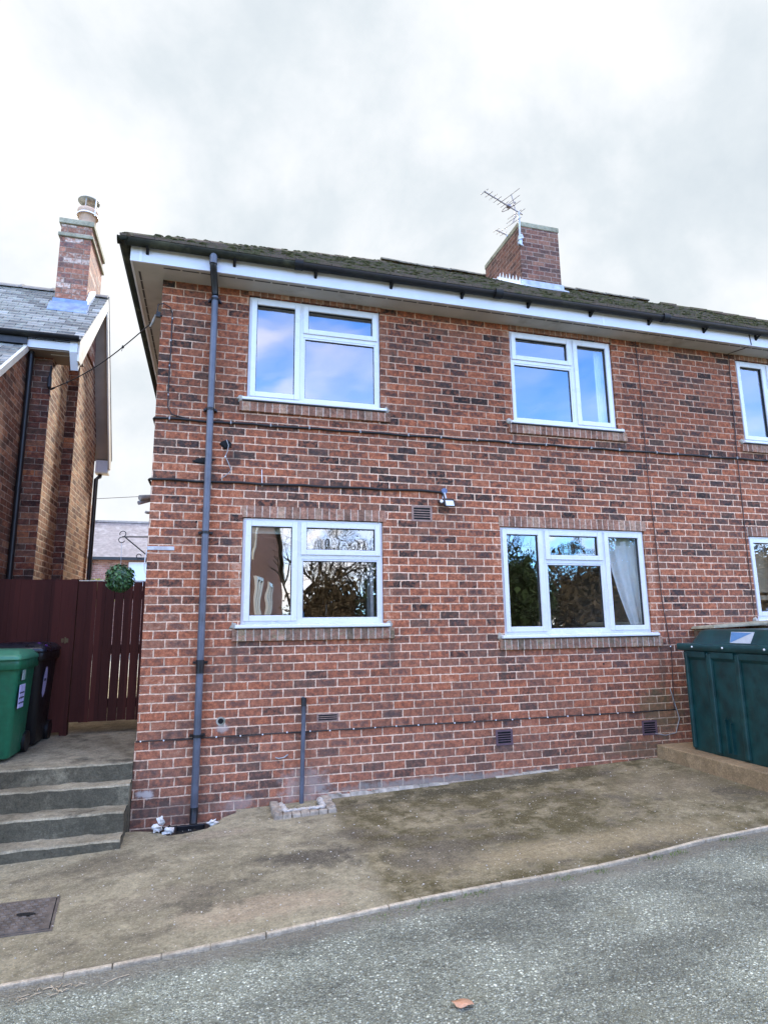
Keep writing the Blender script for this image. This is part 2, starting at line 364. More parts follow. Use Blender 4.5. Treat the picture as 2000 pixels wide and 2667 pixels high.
STAINS = [(1.45,-1.42,.55,.24,(.070,.060,.045),.8),(.75,-.62,.45,.12,(.33,.27,.19),.5),(3.4,-.28,1.9,.22,(.062,.055,.030),.8),(1.0,-2.1,.75,.20,(.44,.33,.22),.40),(3.4,-1.95,1.5,.26,(.36,.29,.17),.6),(-.05,-.95,.5,.25,(.12,.10,.065),.55),(2.25,-1.75,.45,.3,(.13,.11,.08),.6),(5.1,-.9,.7,.5,(.28,.23,.15),.45),(.35,-1.7,.5,.2,(.20,.165,.115),.5)]
def concretemat(name, a, bb, moss=.6, mossx=True, speck=True, edge=False, big=1.):
    m, t, b = newmat(name); p = t.pos(); x, y, z = t.sep(p)
    n1 = t.noise(p, .9*big, 5, .62); n2 = t.noise(p, 5, 5, .7); n3 = t.noise(p, 70, 3, .7); n4 = t.noise(p, 22, 4, .7)
    c = t.mix(t.step(t.m('ADD', t.m('MULTIPLY', n2, .6), t.m('MULTIPLY', n1, .4)), .36, .64), a, bb)
    if mossx:
        e = t.m('ADD', x, t.m('MULTIPLY_ADD', n2, .5, -.25))
        rgt = t.m('MAXIMUM', t.step(e, 1.72, 1.84), t.step(t.m('ADD', e, t.m('MULTIPLY', y, .25)), 1.6, 2.6))
        f = t.m('MULTIPLY', rgt, t.step(t.m('ADD', t.m('MULTIPLY', n1, .35), t.m('MULTIPLY', n2, .65)), .60, .42))
        c = t.mix(t.m('MULTIPLY', rgt, .55), c, (.205,.165,.088))
        c = t.mix(t.m('MULTIPLY', f, .85), c, (.080,.066,.026))
        f2 = t.step(t.m('ADD', t.m('MULTIPLY', t.noise(t.comb(t.m('MULTIPLY', x, .8), t.m('MULTIPLY', y, 1.5), 3.), 1.5, 3, .6), .55), t.m('MULTIPLY', n2, .45)), .50, .62)
        c = t.mix(t.m('MULTIPLY', f2, .72), c, (.075,.062,.044))
        for (sx, sy, rx, ry, col, amt) in STAINS:
            ddx = t.m('DIVIDE', t.m('SUBTRACT', x, sx), rx); ddy = t.m('DIVIDE', t.m('SUBTRACT', y, sy), ry)
            dd = t.m('SQRT', t.m('ADD', t.m('MULTIPLY', ddx, ddx), t.m('MULTIPLY', ddy, ddy)))
            dd = t.m('ADD', dd, t.m('MULTIPLY_ADD', n2, 2.0, -1.0))
            c = t.mix(t.m('MULTIPLY', t.step(dd, 1.05, .3), amt), c, col)
    else:
        vert = t.m('LESS_THAN', t.m('ABSOLUTE', t.sep(t.node('ShaderNodeNewGeometry').outputs['True Normal'])[2]), .5)
        lo = t.m('MULTIPLY_ADD', vert, -.17, .48)
        c = t.mix(t.m('MULTIPLY', t.step(t.noise(p, 2.5, 5, .7), lo, t.m('ADD', lo, .2)), moss), c, (.052,.045,.029))  # dark blotches, set denser on upright faces than on flat ones
    c = t.mix(1, c, t.ramp(n3, [(.3,.74),(.7,1.26)]), 'MULTIPLY')
    c = t.mix(.9, c, t.ramp(n4, [(.3,.74),(.7,1.26)]), 'MULTIPLY')
    if speck:
        vn = t.node('ShaderNodeTexVoronoi'); t.put(vn.inputs['Vector'], p); vn.inputs['Scale'].default_value = 48
        k = t.m('MULTIPLY', t.step(vn.outputs['Distance'], .26, .14), t.m('GREATER_THAN', t.sep(vn.outputs['Color'])[0], .93))
        c = t.mix(k, c, (.66,.62,.55))
        v2 = t.node('ShaderNodeTexVoronoi'); t.put(v2.inputs['Vector'], p); v2.inputs['Scale'].default_value = 95
        k2 = t.m('MULTIPLY', t.step(v2.outputs['Distance'], .40, .2), t.m('GREATER_THAN', t.sep(v2.outputs['Color'])[1], .80))
        c = t.mix(t.m('MULTIPLY', k2, .55), c, (.50,.45,.36))
    setb(t, b, c, .9, .25)
    bump(t, b, t.m('ADD', t.m('MULTIPLY', n3, .5), t.m('ADD', n4, n2)), .7, .012); return m
M_slab = concretemat('weathered_concrete', (.205,.178,.112), (.385,.335,.215))
M_step = concretemat('rough_step_concrete', (.20,.17,.110), (.42,.365,.25), .84, False, False, big=2)
M_plinth = concretemat('tank_plinth_concrete', (.25,.175,.095), (.40,.29,.165), .3, False, False, big=2)
M_kerb = concretemat('kerb_concrete', (.40,.335,.24), (.60,.51,.375), .3, False, False, big=2)

def roadmat():
    m, t, b = newmat('chipped_asphalt'); p = t.pos(); x, y, z = t.sep(p)
    v = t.node('ShaderNodeTexVoronoi'); t.put(v.inputs['Vector'], p); v.inputs['Scale'].default_value = 54
    cr = t.sep(v.outputs['Color']); n = t.noise(p, 1.1, 4, .6); n2 = t.noise(p, 40, 3, .7); n0 = t.noise(t.comb(t.m('ADD', x, t.m('MULTIPLY', y, .35)), t.m('MULTIPLY', y, 3.), 0), .8, 3)
    edge = t.step(v.outputs['Distance'], .52, .22)
    v2 = t.node('ShaderNodeTexVoronoi'); t.put(v2.inputs['Vector'], t.vm('MULTIPLY', p, (1.,1.3,1.))); v2.inputs['Scale'].default_value = 120; c2 = t.sep(v2.outputs['Color'])
    fine = t.mix(t.step(v2.outputs['Distance'], .55, .25), (.16,.16,.135), t.ramp(c2[0], [(0,(.18,.18,.155)),(.5,(.30,.30,.265)),(.85,(.45,.45,.40)),(1,(.65,.65,.60))]))
    chip = t.ramp(cr[0], [(0,.20),(.45,.32),(.75,.45),(.92,.58),(1,.72)])
    chip = t.mix(1, chip, t.ramp(cr[1], [(0,(1.0,1.0,.88)),(1,(1.06,1.03,.93))]), 'MULTIPLY')
    c = t.mix(t.m('MULTIPLY', t.step(v.outputs['Distance'], .50, .28), t.m('GREATER_THAN', cr[2], .38)), fine, chip)
    c = t.mix(1, c, t.ramp(n2, [(.3,.65),(.7,1.35)]), 'MULTIPLY')
    big_ = t.m('ADD', t.m('MULTIPLY', n0, .55), t.m('MULTIPLY', n, .45))
    c = t.mix(1, c, t.ramp(big_, [(.40,.66),(.58,1.24)]), 'MULTIPLY')
    c = t.mix(t.m('MULTIPLY', t.step(t.noise(p, 2.3, 5, .7), .52, .68), .5), c, (.165,.155,.115))
    c = t.mix(1, c, (1.03,1.08,.94), 'MULTIPLY')
    # mud washed along the kerb
    at = t.node('ShaderNodeAttribute'); at.attribute_name = 'kerb'
    k = t.m('ADD', at.outputs['Fac'], t.m('MULTIPLY_ADD', t.noise(p, 5, 5, .7), .5, -.25))
    c = t.mix(t.m('MULTIPLY', t.step(k, .35, .85), .75), c, t.mix(n2, (.13,.115,.085), (.22,.195,.15)))
    setb(t, b, c, t.m('MULTIPLY_ADD', cr[2], .3, .5), .5)
    bump(t, b, t.m('ADD', t.m('MULTIPLY', edge, .7), t.m('MULTIPLY', n2, .5)), .9, .010); return m
M_road = roadmat()
M_ground = plain('rough_grass_ground', (.06,.075,.03), .95, .4, 3, .1)
M_yard = plain('yard_concrete', (.42,.39,.33), .9, .15, 4, .2)

# ------------------------------------------------------------------ setting
KERB = [(-3.2,-2.47),(-1.2,-2.45),(-.35,-2.44),(-.05,-2.438),(.184,-2.435),(.429,-2.427),(.685,-2.418),(.991,-2.401),(1.28,-2.369),(1.742,-2.331),(1.962,-2.312),(2.245,-2.30),(2.525,-2.294),(2.822,-2.30),(3.274,-2.287),(3.7,-2.258),(4.28,-2.17),(4.946,-2.146),(6.2,-2.12),(8.0,-2.1),(13,-2.1)]
def slabz(x, y): return -.697 + .032*x + .015*y
# slab, with the broken bay around the drain left out
pts = [(-3.0,-.60)] + [(x, y) for x, y in KERB]
inner = [(13,.05),(.93,.05),(.915,-.10),(.80,-.20),(.745,-.30),(.665,-.44),(.56,-.475),(.45,-.50),(.34,-.50),(.30,-.44),(.20,-.34),(.06,-.27),(-.03,-.26),(-.06,-.60)]
ring = pts + inner
mb = MB(); mb.prism([(x, y, slabz(x, y)-.09) for x, y in ring][::1], (0,0,.09))
tag(mb.build('concrete_apron', M_slab), kind='structure')
mb = MB(); mb.poly([(-.1,.06,-.80),(1.0,.06,-.78),(1.0,-.62,-.80),(-.1,-.62,-.82)][::-1])
tag(mb.build('damp_soil', M_soil), kind='structure')
# kerb edging in lengths
def arc(i): return KERB[i]
kroot = []
def edging(pl, name='kerb_edging'):
    mb = MB(); n = len(pl); w = .034
    for i in range(n-1):
        (x0, y0), (x1, y1) = pl[i], pl[i+1]
        def nrm(j):
            a = pl[max(j-1, 0)]; c = pl[min(j+1, n-1)]; d = Vector((c[0]-a[0], c[1]-a[1])).normalized(); return Vector((d.y, -d.x))
        na, nb = nrm(i), nrm(i+1); e0 = .002 if i == 0 else 0; e1 = .002 if i == n-2 else 0
        d = Vector((x1-x0, y1-y0)).normalized()
        a0 = Vector((x0, y0)) + d*e0; b0 = Vector((x1, y1)) - d*e1
        a1 = a0 + na*w; b1 = b0 + nb*w
        za, zb = slabz(x0, y0)+.004, slabz(x1, y1)+.004
        ja, jb = [.004*noise.noise(Vector((q[0]*9, q[1]*9, 0))) for q in (a0, b0)]
        mb.hexa([(a1.x,a1.y,za-.15),(b1.x,b1.y,zb-.15),(b0.x,b0.y,zb-.15),(a0.x,a0.y,za-.15),(a1.x,a1.y,za+ja),(b1.x,b1.y,zb+jb),(b0.x,b0.y,zb+jb),(a0.x,a0.y,za+ja)])
    return tag(mb.build(name, M_kerb, bevel=.008), kind='structure')
cuts = [0, 2, 4, 7, 9, 12, 15, 17, len(KERB)-1]
for a, b in zip(cuts, cuts[1:]): edging(KERB[a:b+1])
# road: fine grid following the slope of the lane, with its distance to the kerb as an attribute
def ykerb(x):
    for (a, b), (c, d) in zip(KERB, KERB[1:]):
        if a <= x <= c: return b + (d-b)*(x-a)/(c-a)
    return KERB[0][1] if x < KERB[0][0] else KERB[-1][1]
def roadz(x, y): return max(-1.25, min(-.2, -.697 + .032*x + .015*-2.2)) - .020
xs = [-26, -14, -8, -5] + [-3 + .25*i for i in range(65)] + [16, 22, 30]; vs = []; fs = []; ka = []
ts = [0, .04, .08, .14, .22, .32, .45, .65, .9, 1.3, 1.8, 2.6, 4, 6, 9]
for x in xs:
    for tt in ts:
        y = ykerb(x) - .03 - tt; vs.append((x, y, roadz(x, y) - .012*min(1, tt) + .006*noise.noise(Vector((x*.9, y*.9, 1))))); ka.append(max(0, 1 - tt/.36))
nt_ = len(ts)
for i in range(len(xs)-1):
    for j in range(nt_-1): fs.append((i*nt_+j+1, (i+1)*nt_+j+1, (i+1)*nt_+j, i*nt_+j))
mb = MB(); mb.add(vs, fs, True); road = mb.build('road', M_road); tag(road, kind='structure')
at = road.data.attributes.new('kerb', 'FLOAT', 'POINT'); at.data.foreach_set('value', ka)
mb = MB(); mb.quad((-400,-400,-1.45),(400,-400,-1.45),(400,400,-1.45),(-400,400,-1.45)); tag(mb.build('ground', M_ground), kind='structure')
# bank behind the lane
mb = MB(); mb.add([(-60,-11.6,-1.3),(60,-11.6,-.2),(60,-16,.2),(-60,-16,-.2),(60,-60,.6),(-60,-60,.6)], [(3,2,1,0),(5,4,2,3)])
tag(mb.build('grass_bank', M_ground), kind='structure')
# path beside the house (sits at the top of the steps) and the yard behind
mb = MB(); mb.add([(-3.2,-.02,-.169),(-.012,-.02,-.169),(-.012,1.4,-.122),(-3.2,1.4,-.122),(-.012,9,-.06),(-3.2,9,-.06)], [(0,1,2,3),(3,2,4,5)])
tag(mb.build('concrete_path', M_step), kind='structure')
mb = MB(); mb.quad((-30,5.2,-.10),(-3.2,5.2,-.10),(-3.2,9,-.10),(-30,9,-.10)); mb.quad((-30,9,-.064),(30,9,-.064),(30,40,-.064),(-30,40,-.064))
tag(mb.build('back_yard', M_yard), kind='structure')

# ------------------------------------------------------------------ main brick house
house = thing('brick_house', (6.3, 0, -.7), 'red brick semi-detached house with white windows and a mossy hipped roof', 'house')
XR, YB, ZS = 12.9, 7.0, 4.70
WINS = dict(w1=(.905,2.395,3.412,4.640), w2=(4.058,5.525,3.405,4.628), w5=(7.53,8.98,3.40,4.620), w3=(.905,2.402,1.022,2.148), w4=(3.806,5.772,.872,2.142), w6=(7.385,9.3,1.02,2.125))
open_ = list(WINS.values()) + [(9.9,11.2,1.0,2.12),(10.2,11.6,3.40,4.62)]
def wall_with_openings(x0, x1, z0, z1, y0, y1, ops):
    xs = sorted({x0, x1, *[o[0] for o in ops], *[o[1] for o in ops]}); zs = sorted({z0, z1, *[o[2] for o in ops], *[o[3] for o in ops]})
    mb = MB()
    for a, b in zip(xs, xs[1:]):
        for c, d in zip(zs, zs[1:]):
            mx, mz = (a+b)/2, (c+d)/2
            if any(o[0] < mx < o[1] and o[2] < mz < o[3] for o in ops): continue
            mb.quad((a,y0,c),(b,y0,c),(b,y0,d),(a,y0,d)); mb.quad((b,y1,c),(a,y1,c),(a,y1,d),(b,y1,d))
    for (a, b, c, d) in ops:
        mb.quad((a,y0,c),(a,y0,d),(a,y1,d),(a,y1,c)); mb.quad((b,y0,c),(b,y1,c),(b,y1,d),(b,y0,d))
        mb.quad((a,y0,d),(b,y0,d),(b,y1,d),(a,y1,d)); mb.quad((a,y0,c),(a,y1,c),(b,y1,c),(b,y0,c))
    return mb
mb = wall_with_openings(0, XR, 0, ZS+.05, 0, .11, open_)
mb.quad((0,YB,0),(0,0,0),(0,0,ZS+.05),(0,YB,ZS+.05)); mb.quad((XR,0,0),(XR,YB,0),(XR,YB,ZS+.05),(XR,0,ZS+.05)); mb.quad((XR,YB,0),(0,YB,0),(0,YB,ZS+.05),(XR,YB,ZS+.05))
mb.build('wall', M_brick, house)
mb = MB(); mb.box(-.012, XR+.012, -.012, YB+.012, -1.0, -.002); mb.build('plinth', M_brick, house)
# rooms
mb = MB()
for z0, z1 in ((.0,2.5),(2.75,4.69)):
    for x0, x1 in ((.12,3.2),(3.3,5.9),(6.1,9.4),(9.5,12.7)):
        mb.quad((x0,3.9,z0),(x1,3.9,z0),(x1,3.9,z1),(x0,3.9,z1)); mb.quad((x0,.12,z0),(x0,3.9,z0),(x0,3.9,z1),(x0,.12,z1)); mb.quad((x1,.12,z0),(x1,.12,z1),(x1,3.9,z1),(x1,3.9,z0))
        mb.quad((x0,.12,z1),(x0,3.9,z1),(x1,3.9,z1),(x1,.12,z1))
mb.build('room_lining', M_room, house)
mb = MB()
for z0 in (.004, 2.754): mb.quad((.11,.112,z0),(12.8,.112,z0),(12.8,3.95,z0),(.11,3.95,z0))
mb.build('room_floor', M_floorin, house)

# windows -------------------------------------------------------------
def window(rect, cells, mull, trans, wob=()):
    """rect x0,x1,z0,z1 of the frame; cells (x0,x1,z0,z1,opening?); mull x list w/ z range; trans (x0,x1,z)"""
    x0, x1, z0, z1 = rect; zf = z0 + .035
    mb = MB(); mb.ring(x0+.004, x1-.004, zf, z1-.004, .045, .028, .088)
    for (mx, a, b) in mull: mb.box(mx-.026, mx+.026, .028, .088, a, b)
    for (a, b, tz) in trans: mb.box(a, b, .028, .088, tz-.026, tz+.026)
    w = mb.build('window', M_upvc, house, bevel=.004)
    gl = MB(); gw = MB()
    for i, (a, b, c, d, op) in enumerate(cells):
        if op:
            s = MB(); s.ring(a, b, c, d, .058, .010, .074); s.build('sash', M_upvc, w, bevel=.006)
            s = MB(); s.ring(a+.058, b-.058, c+.058, d-.058, .006, .030, .060); s.build('gasket', M_black, w)
            g = (a+.063, b-.063, c+.063, d-.063); gy = .047
        else:
            s = MB(); s.ring(a, b, c, d, .020, .034, .070); s.build('glazing_bead', M_upvc, w, bevel=.004)
            s = MB(); s.ring(a+.020, b-.020, c+.020, d-.020, .005, .045, .066); s.build('gasket', M_black, w)
            g = (a+.024, b-.024, c+.024, d-.024); gy = .056
        t = gw if i in wob else gl
        t.quad((g[0],gy,g[2]),(g[1],gy,g[2]),(g[1],gy,g[3]),(g[0],gy,g[3]))
    gl.build('glass', M_glass, w)
    if gw.v: gw.build('glass', M_glasswob, w)
    s = MB(); s.prism([(x0-.05,-.060,z0+.004),(x0-.05,-.056,z0-.004),(x0-.05,.10,z0+.006),(x0-.05,.10,z0+.036),(x0-.05,.02,z0+.036),(x0-.05,-.058,z0+.026)], (x1-x0+.10,0,0))
    s.build('sill', M_upvc, w, bevel=.003)
    s = MB(); s.box(x0-.045, x1+.045, -.048, -.010, z0-.012, z0-.005); s.build('drip_seal', M_black, w)
    return w
A = .024
def two(rect, mx, tz, left_full, wob=()):
    x0, x1, z0, z1 = rect; f = .030; L, Rr, B, T = x0+f, x1-f, z0+.035+f, z1-f
    if left_full:
        cells = [(L, mx-.018, B, T, True), (mx+.018, Rr, tz+.018, T, True), (mx+.024, x1-.046, z0+.078, tz-.024, False)]; tr = [(mx+.026, x1-.046, tz)]
    else:
        cells = [(mx+.018, Rr, B, T, True), (L, mx-.018, tz+.018, T, True), (x0+.046, mx-.024, z0+.078, tz-.024, False)]; tr = [(x0+.046, mx-.026, tz)]
    return window(rect, cells, [(mx, z0+.078, z1-.047)], tr, wob)
two(WINS['w1'], 1.487, 4.253, True)
two(WINS['w2'], 4.945, 4.233, False)
two(WINS['w5'], 8.07, 4.233, True)
two(WINS['w3'], 1.490, 1.752, True, (1,))
x0, x1, z0, z1 = WINS['w4']; m1, m2, tz = 4.374, 5.182, 1.748
window(WINS['w4'], [(x0+.03, m1-.018, z0+.065, z1-.03, True), (m2+.018, x1-.03, z0+.065, z1-.03, True), (m1+.018, m2-.018, tz+.018, z1-.03, True), (m1+.024, m2-.024, z0+.078, tz-.024, False)],
       [(m1, z0+.078, z1-.047), (m2, z0+.078, z1-.047)], [(m1+.026, m2-.026, tz)], (2,))
x0, x1, z0, z1 = WINS['w6']; window(WINS['w6'], [(x0+.03, 7.97, z0+.065, z1-.03, True), (8.01, x1-.03, z0+.065, z1-.03, True)], [(7.99, z0+.078, z1-.047)], [])
# the two windows beyond the frame of the photo stay plain
for o in open_[6:]:
    mb = MB(); mb.ring(o[0], o[1], o[2], o[3], .06, .03, .09); w = mb.build('window', M_upvc, house); mb = MB(); mb.quad((o[0],.05,o[2]),(o[1],.05,o[2]),(o[1],.05,o[3]),(o[0],.05,o[3])); mb.build('glass', M_glass, w)
# brick-on-edge sills and lintels
for k, (x0, x1, z0, z1) in WINS.items():
    hz = .108 if k in ('w1','w2','w5') else .116
    mb = MB(); mb.box(x0-.075, x1+.105, -.032, .0, z0-.014-hz, z0-.013); mb.build('brick_sill', M_sillbrick if k in ('w3','w4','w6') else M_soldier, house, bevel=.006)
    mb = MB()
    if z1 < 3: mb.box(x0-.01, x1+.03, -.004, .0, z1+.001, z1+.122)
    else: mb.box(x0-.01, x1+.01, -.004, .0, z1+.001, ZS-.001)
    mb.build('brick_lintel', M_soldier, house)
    for sx in (x0-.062, x1+.055):                        # smear of mortar at the ends of the sill
        mb = MB(); mb.blob((sx, -.004, z0+.02), .035, .012, .035, 9, 6, .5); mb.build('mortar_patch', M_cement, house)

# eaves ---------------------------------------------------------------
OV = .285
mb = MB(); mb.box(-OV+.012, XR+OV-.012, -OV+.012, 0, ZS-.008, ZS+.012); mb.box(-OV+.012, 0, 0, YB+OV, ZS-.008, ZS+.012); mb.build('soffit', M_soffit, house)
mb = MB(); x = .02
while x < XR:
    mb.box(x, x+.165, -OV+.050, -OV+.066, ZS-.0115, ZS-.008); x += .185
mb.build('soffit_vent', M_vent, house)
mb = MB(); y = -.10
while y < YB:
    mb.box(-OV+.050, -OV+.070, y, y+.165, ZS-.0115, ZS-.008); y += .185
mb.build('soffit_vent', M_vent, house)
mb = MB(); mb.box(-OV-.010, XR+OV, -OV-.010, -OV+.012, ZS-.012, ZS+.20); mb.box(-OV-.010, -OV+.012, -OV+.012, YB+OV, ZS-.012, ZS+.20); mb.build('fascia', M_fascia, house, bevel=.003)
for a_, b_ in ((-.21,-.185),(.955,.965),(5.2,5.235)):
    mb = MB(); mb.box(a_, b_, -OV-.013, -OV-.0095, ZS-.014, ZS+.16); mb.build('fascia_joint', M_upvc, house)
def gutter_run(p0, p1, out, mat, name, r=.053):
    P0, P1, O = Vector(p0), Vector(p1), Vector(out); mb = MB(); n = 10; vs = []
    for P in (P0, P1):
        for rr in (r, r-.006):
            for k in range(n+1):
                th = math.pi*k/n; vs.append(tuple(P + O*(math.cos(th)*rr) + Vector((0,0,-math.sin(th)*rr*1.05))))
    fs = []; m = n+1
    for k in range(n):
        fs += [(k, k+1, 2*m+k+1, 2*m+k), (m+k+1, m+k, 3*m+k, 3*m+k+1)]
    fs += [(0, 2*m, 3*m, m), (n, m+n, 3*m+n, 2*m+n)]
    fs += [tuple(range(m)) + tuple(range(2*m-1, m-1, -1))]
    mb.add(vs, fs, True); return mb
GZ = 4.875; GY = -OV-.072
mb = gutter_run((-OV-.13, GY, GZ), (1.35, GY, GZ), (0,-1,0), None, ''); mb.build('gutter', M_gutmoss, house)
mb = gutter_run((1.352, GY, GZ), (XR+OV, GY, GZ), (0,-1,0), None, '')
xx = 1.35
while xx < 9:
    mb.tube([(xx, GY, GZ-.002), (xx+.09, GY, GZ-.002)], .062, 16); xx += 2.35
gut = mb.build('gutter', M_gutter, house)
mb = gutter_run((GY, YB+OV, GZ), (GY, -OV-.13, GZ), (-1,0,0), None, '')
mb.build('gutter', M_gutmoss, house)
x = -.15
while x < 9.5:
    mb = MB(); mb.box(x, x+.028, -OV-.026, -OV-.010, GZ-.098, GZ-.01); mb.prism([(x+.005, GY-.03, GZ-.055),(x+.005, GY+.03, GZ-.066),(x+.005, -OV-.012, GZ-.066),(x+.005, -OV-.012, GZ-.105)], (.025,0,0)); mb.build('gutter_bracket', M_gutter, house); x += .86

# roof ----------------------------------------------------------------
E0 = -.375; ZE = 4.905; YRID = 3.5; SL = .703; ZR = ZE + SL*(YRID-E0); XH = E0 + (YRID-E0)
def hipx(y): return y                                        # left hip at 45 degrees on plan
mb = MB()
XE = XR - E0
mb.quad((E0,YB-E0,ZE-.03),(E0,E0,ZE-.03),(YRID,YRID,ZR-.03),(YRID,YRID,ZR-.031))
mb.add([(E0,E0,ZE-.02),(XE,E0,ZE-.02),(XE-(YRID-E0),YRID,ZR-.02),(YRID,YRID,ZR-.02)], [(0,1,2,3)])
mb.add([(E0,YB-E0,ZE-.02),(E0,E0,ZE-.02),(YRID,YRID,ZR-.02)], [(0,1,2)])
mb.add([(XE,E0,ZE-.02),(XE,YB-E0,ZE-.02),(XE-(YRID-E0),YRID,ZR-.02)], [(0,1,2)])
mb.add([(XE,YB-E0,ZE-.02),(E0,YB-E0,ZE-.02),(YRID,YRID,ZR-.02),(XE-(YRID-E0),YRID,ZR-.02)], [(0,1,2,3)])
nrow = 46; dy = (YRID-E0)/nrow; slope_n = Vector((0,-SL,1)).normalized()
random.seed(3)
for i in range(nrow):
    ya = E0 + dy*i - .02; yb = ya + dy + .03
    xl = max(hipx(ya)+.0, E0-.03); xr = min(XE - (ya-E0), 9.8 if i > 6 else 9.8); x = xl - (.08 if i % 2 else 0)
    while x < xr:
        a = max(x+.002, xl-.02); b = min(x+.165-.002, xr)
        if b - a > .02:
            j = random.uniform(0, .010); tilt = random.uniform(-.004, .004)
            za, zb = ZE + SL*(ya-E0), ZE + SL*(yb-E0)
            mb.hexa([(a,ya+.004,za+.002),(b,ya+.004,za+.002),(b,yb,zb-.012),(a,yb,zb-.012),(a,ya,za+.022+j),(b,ya,za+.022+j+tilt),(b,yb,zb+.004),(a,yb,zb+.004)])
        x += .165
roof = mb.build('roof', M_tile, house)
# half-round ridge and hip tiles
def ridge_tiles(p0, p1, L=.34, r=.105, skipend=0):
    P0, P1 = Vector(p0), Vector(p1); D = P1-P0; n = int(D.length/L); d = D.normalized(); mb = MB()
    s = d.cross(Vector((0,0,1))).normalized(); u = s.cross(d)
    for i in range(n):
        a = P0 + d*(i*L) ; b = P0 + d*((i+1)*L + .02); jj = random.uniform(-.012, .012); vs = []
        for P, rr in ((a, r*1.04), (b, r*.95)):
            for k in range(8):
                th = math.pi*(.02 + .96*k/7); vs.append(tuple(P + s*(math.cos(th)*rr*1.05) + u*(math.sin(th)*rr*.75 + jj)))
        fs = [(k, k+1, 8+k+1, 8+k) for k in range(7)] + [tuple(range(8)), tuple(range(15, 7, -1))]
        mb.add(vs, fs)
    return mb
M_rtile = plain('lichened_ridge_tile', (.17,.15,.115), .95, .3, 14, .2, 0, .6, dirt=(.075,.07,.04), dscale=6)
ridge_tiles((YRID-.1,YRID,ZR-.01), (XE-(YRID-E0)+.1,YRID,ZR-.01)).build('ridge_tile', M_rtile, roof)
ridge_tiles((E0+.03,E0+.03,ZE-.035), (YRID,YRID,ZR-.035), .3, .09).build('hip_tile', M_tile, roof)
ridge_tiles((XE,E0,ZE-.02), (XE-(YRID-E0),YRID,ZR-.03), .3).build('hip_tile', M_tile, roof)
mb = MB(); random.seed(11)                                  # moss cushions
for i in range(1500):
    y = E0 + random.random()**1.3*(YRID-E0); x = random.uniform(max(E0, hipx(y)+.0), 10.5)
    if noise.noise(Vector((x*.7, y*.9, 2))) < -.10 and random.random() < .75: continue
    z = ZE + SL*(y-E0) + .018; s = random.uniform(.012, .040)
    mb.blob((x, y, z-.004), s*1.5, s*1.2, s*.45, 8, 5, .3)
for i in range(60):
    tt = random.random(); y = E0 + tt*(YRID-E0); s = random.uniform(.012, .03)
    mb.blob((y+random.uniform(-.02,.08), y, ZE+SL*(y-E0)+.030), s*1.5, s, s*.6, 7, 5, .3)
tag(mb.build('moss', M_moss, roof), kind='stuff')

# chimney -------------------------------------------------------------
CX0, CX1, CY0, CY1, CZ = 5.44, 6.19, 2.0, 3.34, 7.72
mb = MB(); mb.box(CX0, CX1, CY0, CY1, 6.2, CZ); ch = mb.build('chimney', M_cbrick, house, bevel=.006)
mb = MB(); mb.box(CX0-.012, CX1+.012, CY0-.012, CY1+.012, CZ-.015, CZ+.075); mb.build('chimney_capping', M_capstone, ch, bevel=.012)
zf = lambda y: ZE + SL*(y-E0)
mb = MB(); mb.prism([(CX0-.03, CY0-.016, zf(CY0)+.13),(CX0-.03, CY0-.022, zf(CY0)+.04),(CX0-.03, CY0-.16, zf(CY0-.16)+.045),(CX0-.03, CY0-.16, zf(CY0-.16)+.03),(CX0-.03, CY0-.004, zf(CY0)+.01),(CX0-.03, CY0-.004, zf(CY0)+.13)], (CX1-CX0+.06,0,0))
mb.build('flashing', M_lead, ch)
mb = MB()
for i in range(7):                                          # stepped soakers standing off the left face
    y = CY0 + .02 + i*.115; z = zf(y)
    mb.prism([(CX0-.014, y-.01, z+.03),(CX0-.014, y+.10, z+.105),(CX0-.014, y+.028, z+.20+.02*(i % 2))], (.006,0,0))
mb.prism([(CX0-.012, CY0-.02, zf(CY0)+.02),(CX0-.012, CY0+.86, zf(CY0+.86)+.02),(CX0-.012, CY0+.86, zf(CY0+.86)+.09),(CX0-.012, CY0-.02, zf(CY0)+.09)], (.008,0,0))
mb.prism([(CX0-.10, CY0-.10, zf(CY0-.1)+.035),(CX0-.10, CY0+.9, zf(CY0+.9)+.035),(CX0-.0, CY0+.9, zf(CY0+.9)+.04),(CX0-.0, CY0-.10, zf(CY0-.1)+.04)], (0,0,.008))
mb.build('flashing', M_white, ch)

# air vents -----------------------------------------------------------
def air_vent(x0, x1, z0, z1, mat, nsl, yf=-.006):
    mb = MB(); w = .022 if z1-z0 > .1 else .012; mb.ring(x0, x1, z0, z1, w, yf, .0); h = (z1-z0-2*w)/nsl
    for i in range(1, nsl): zz = z0+w+h*i; mb.box(x0+w, x1-w, yf+.001, yf+.0055, zz-h*.17, zz+h*.17)
    v = mb.build('air_vent', mat, house)
    mb = MB(); yd = -.0016 if yf > -.01 else yf+.0065; mb.box(x0+w*.9, x1-w*.9, yd, yd+.001, z0+w*.9, z1-w*.9); mb.build('slot', M_dark, v)
air_vent(2.735, 2.975, 2.165, 2.345, M_terra, 5)
air_vent(1.688, 1.905, .084, .163, M_terra, 3)
air_vent(3.632, 3.832, -.262, -.100, M_purple, 5, -.020)
air_vent(5.490, 5.694, -.265, -.100, M_purple, 5, -.020)
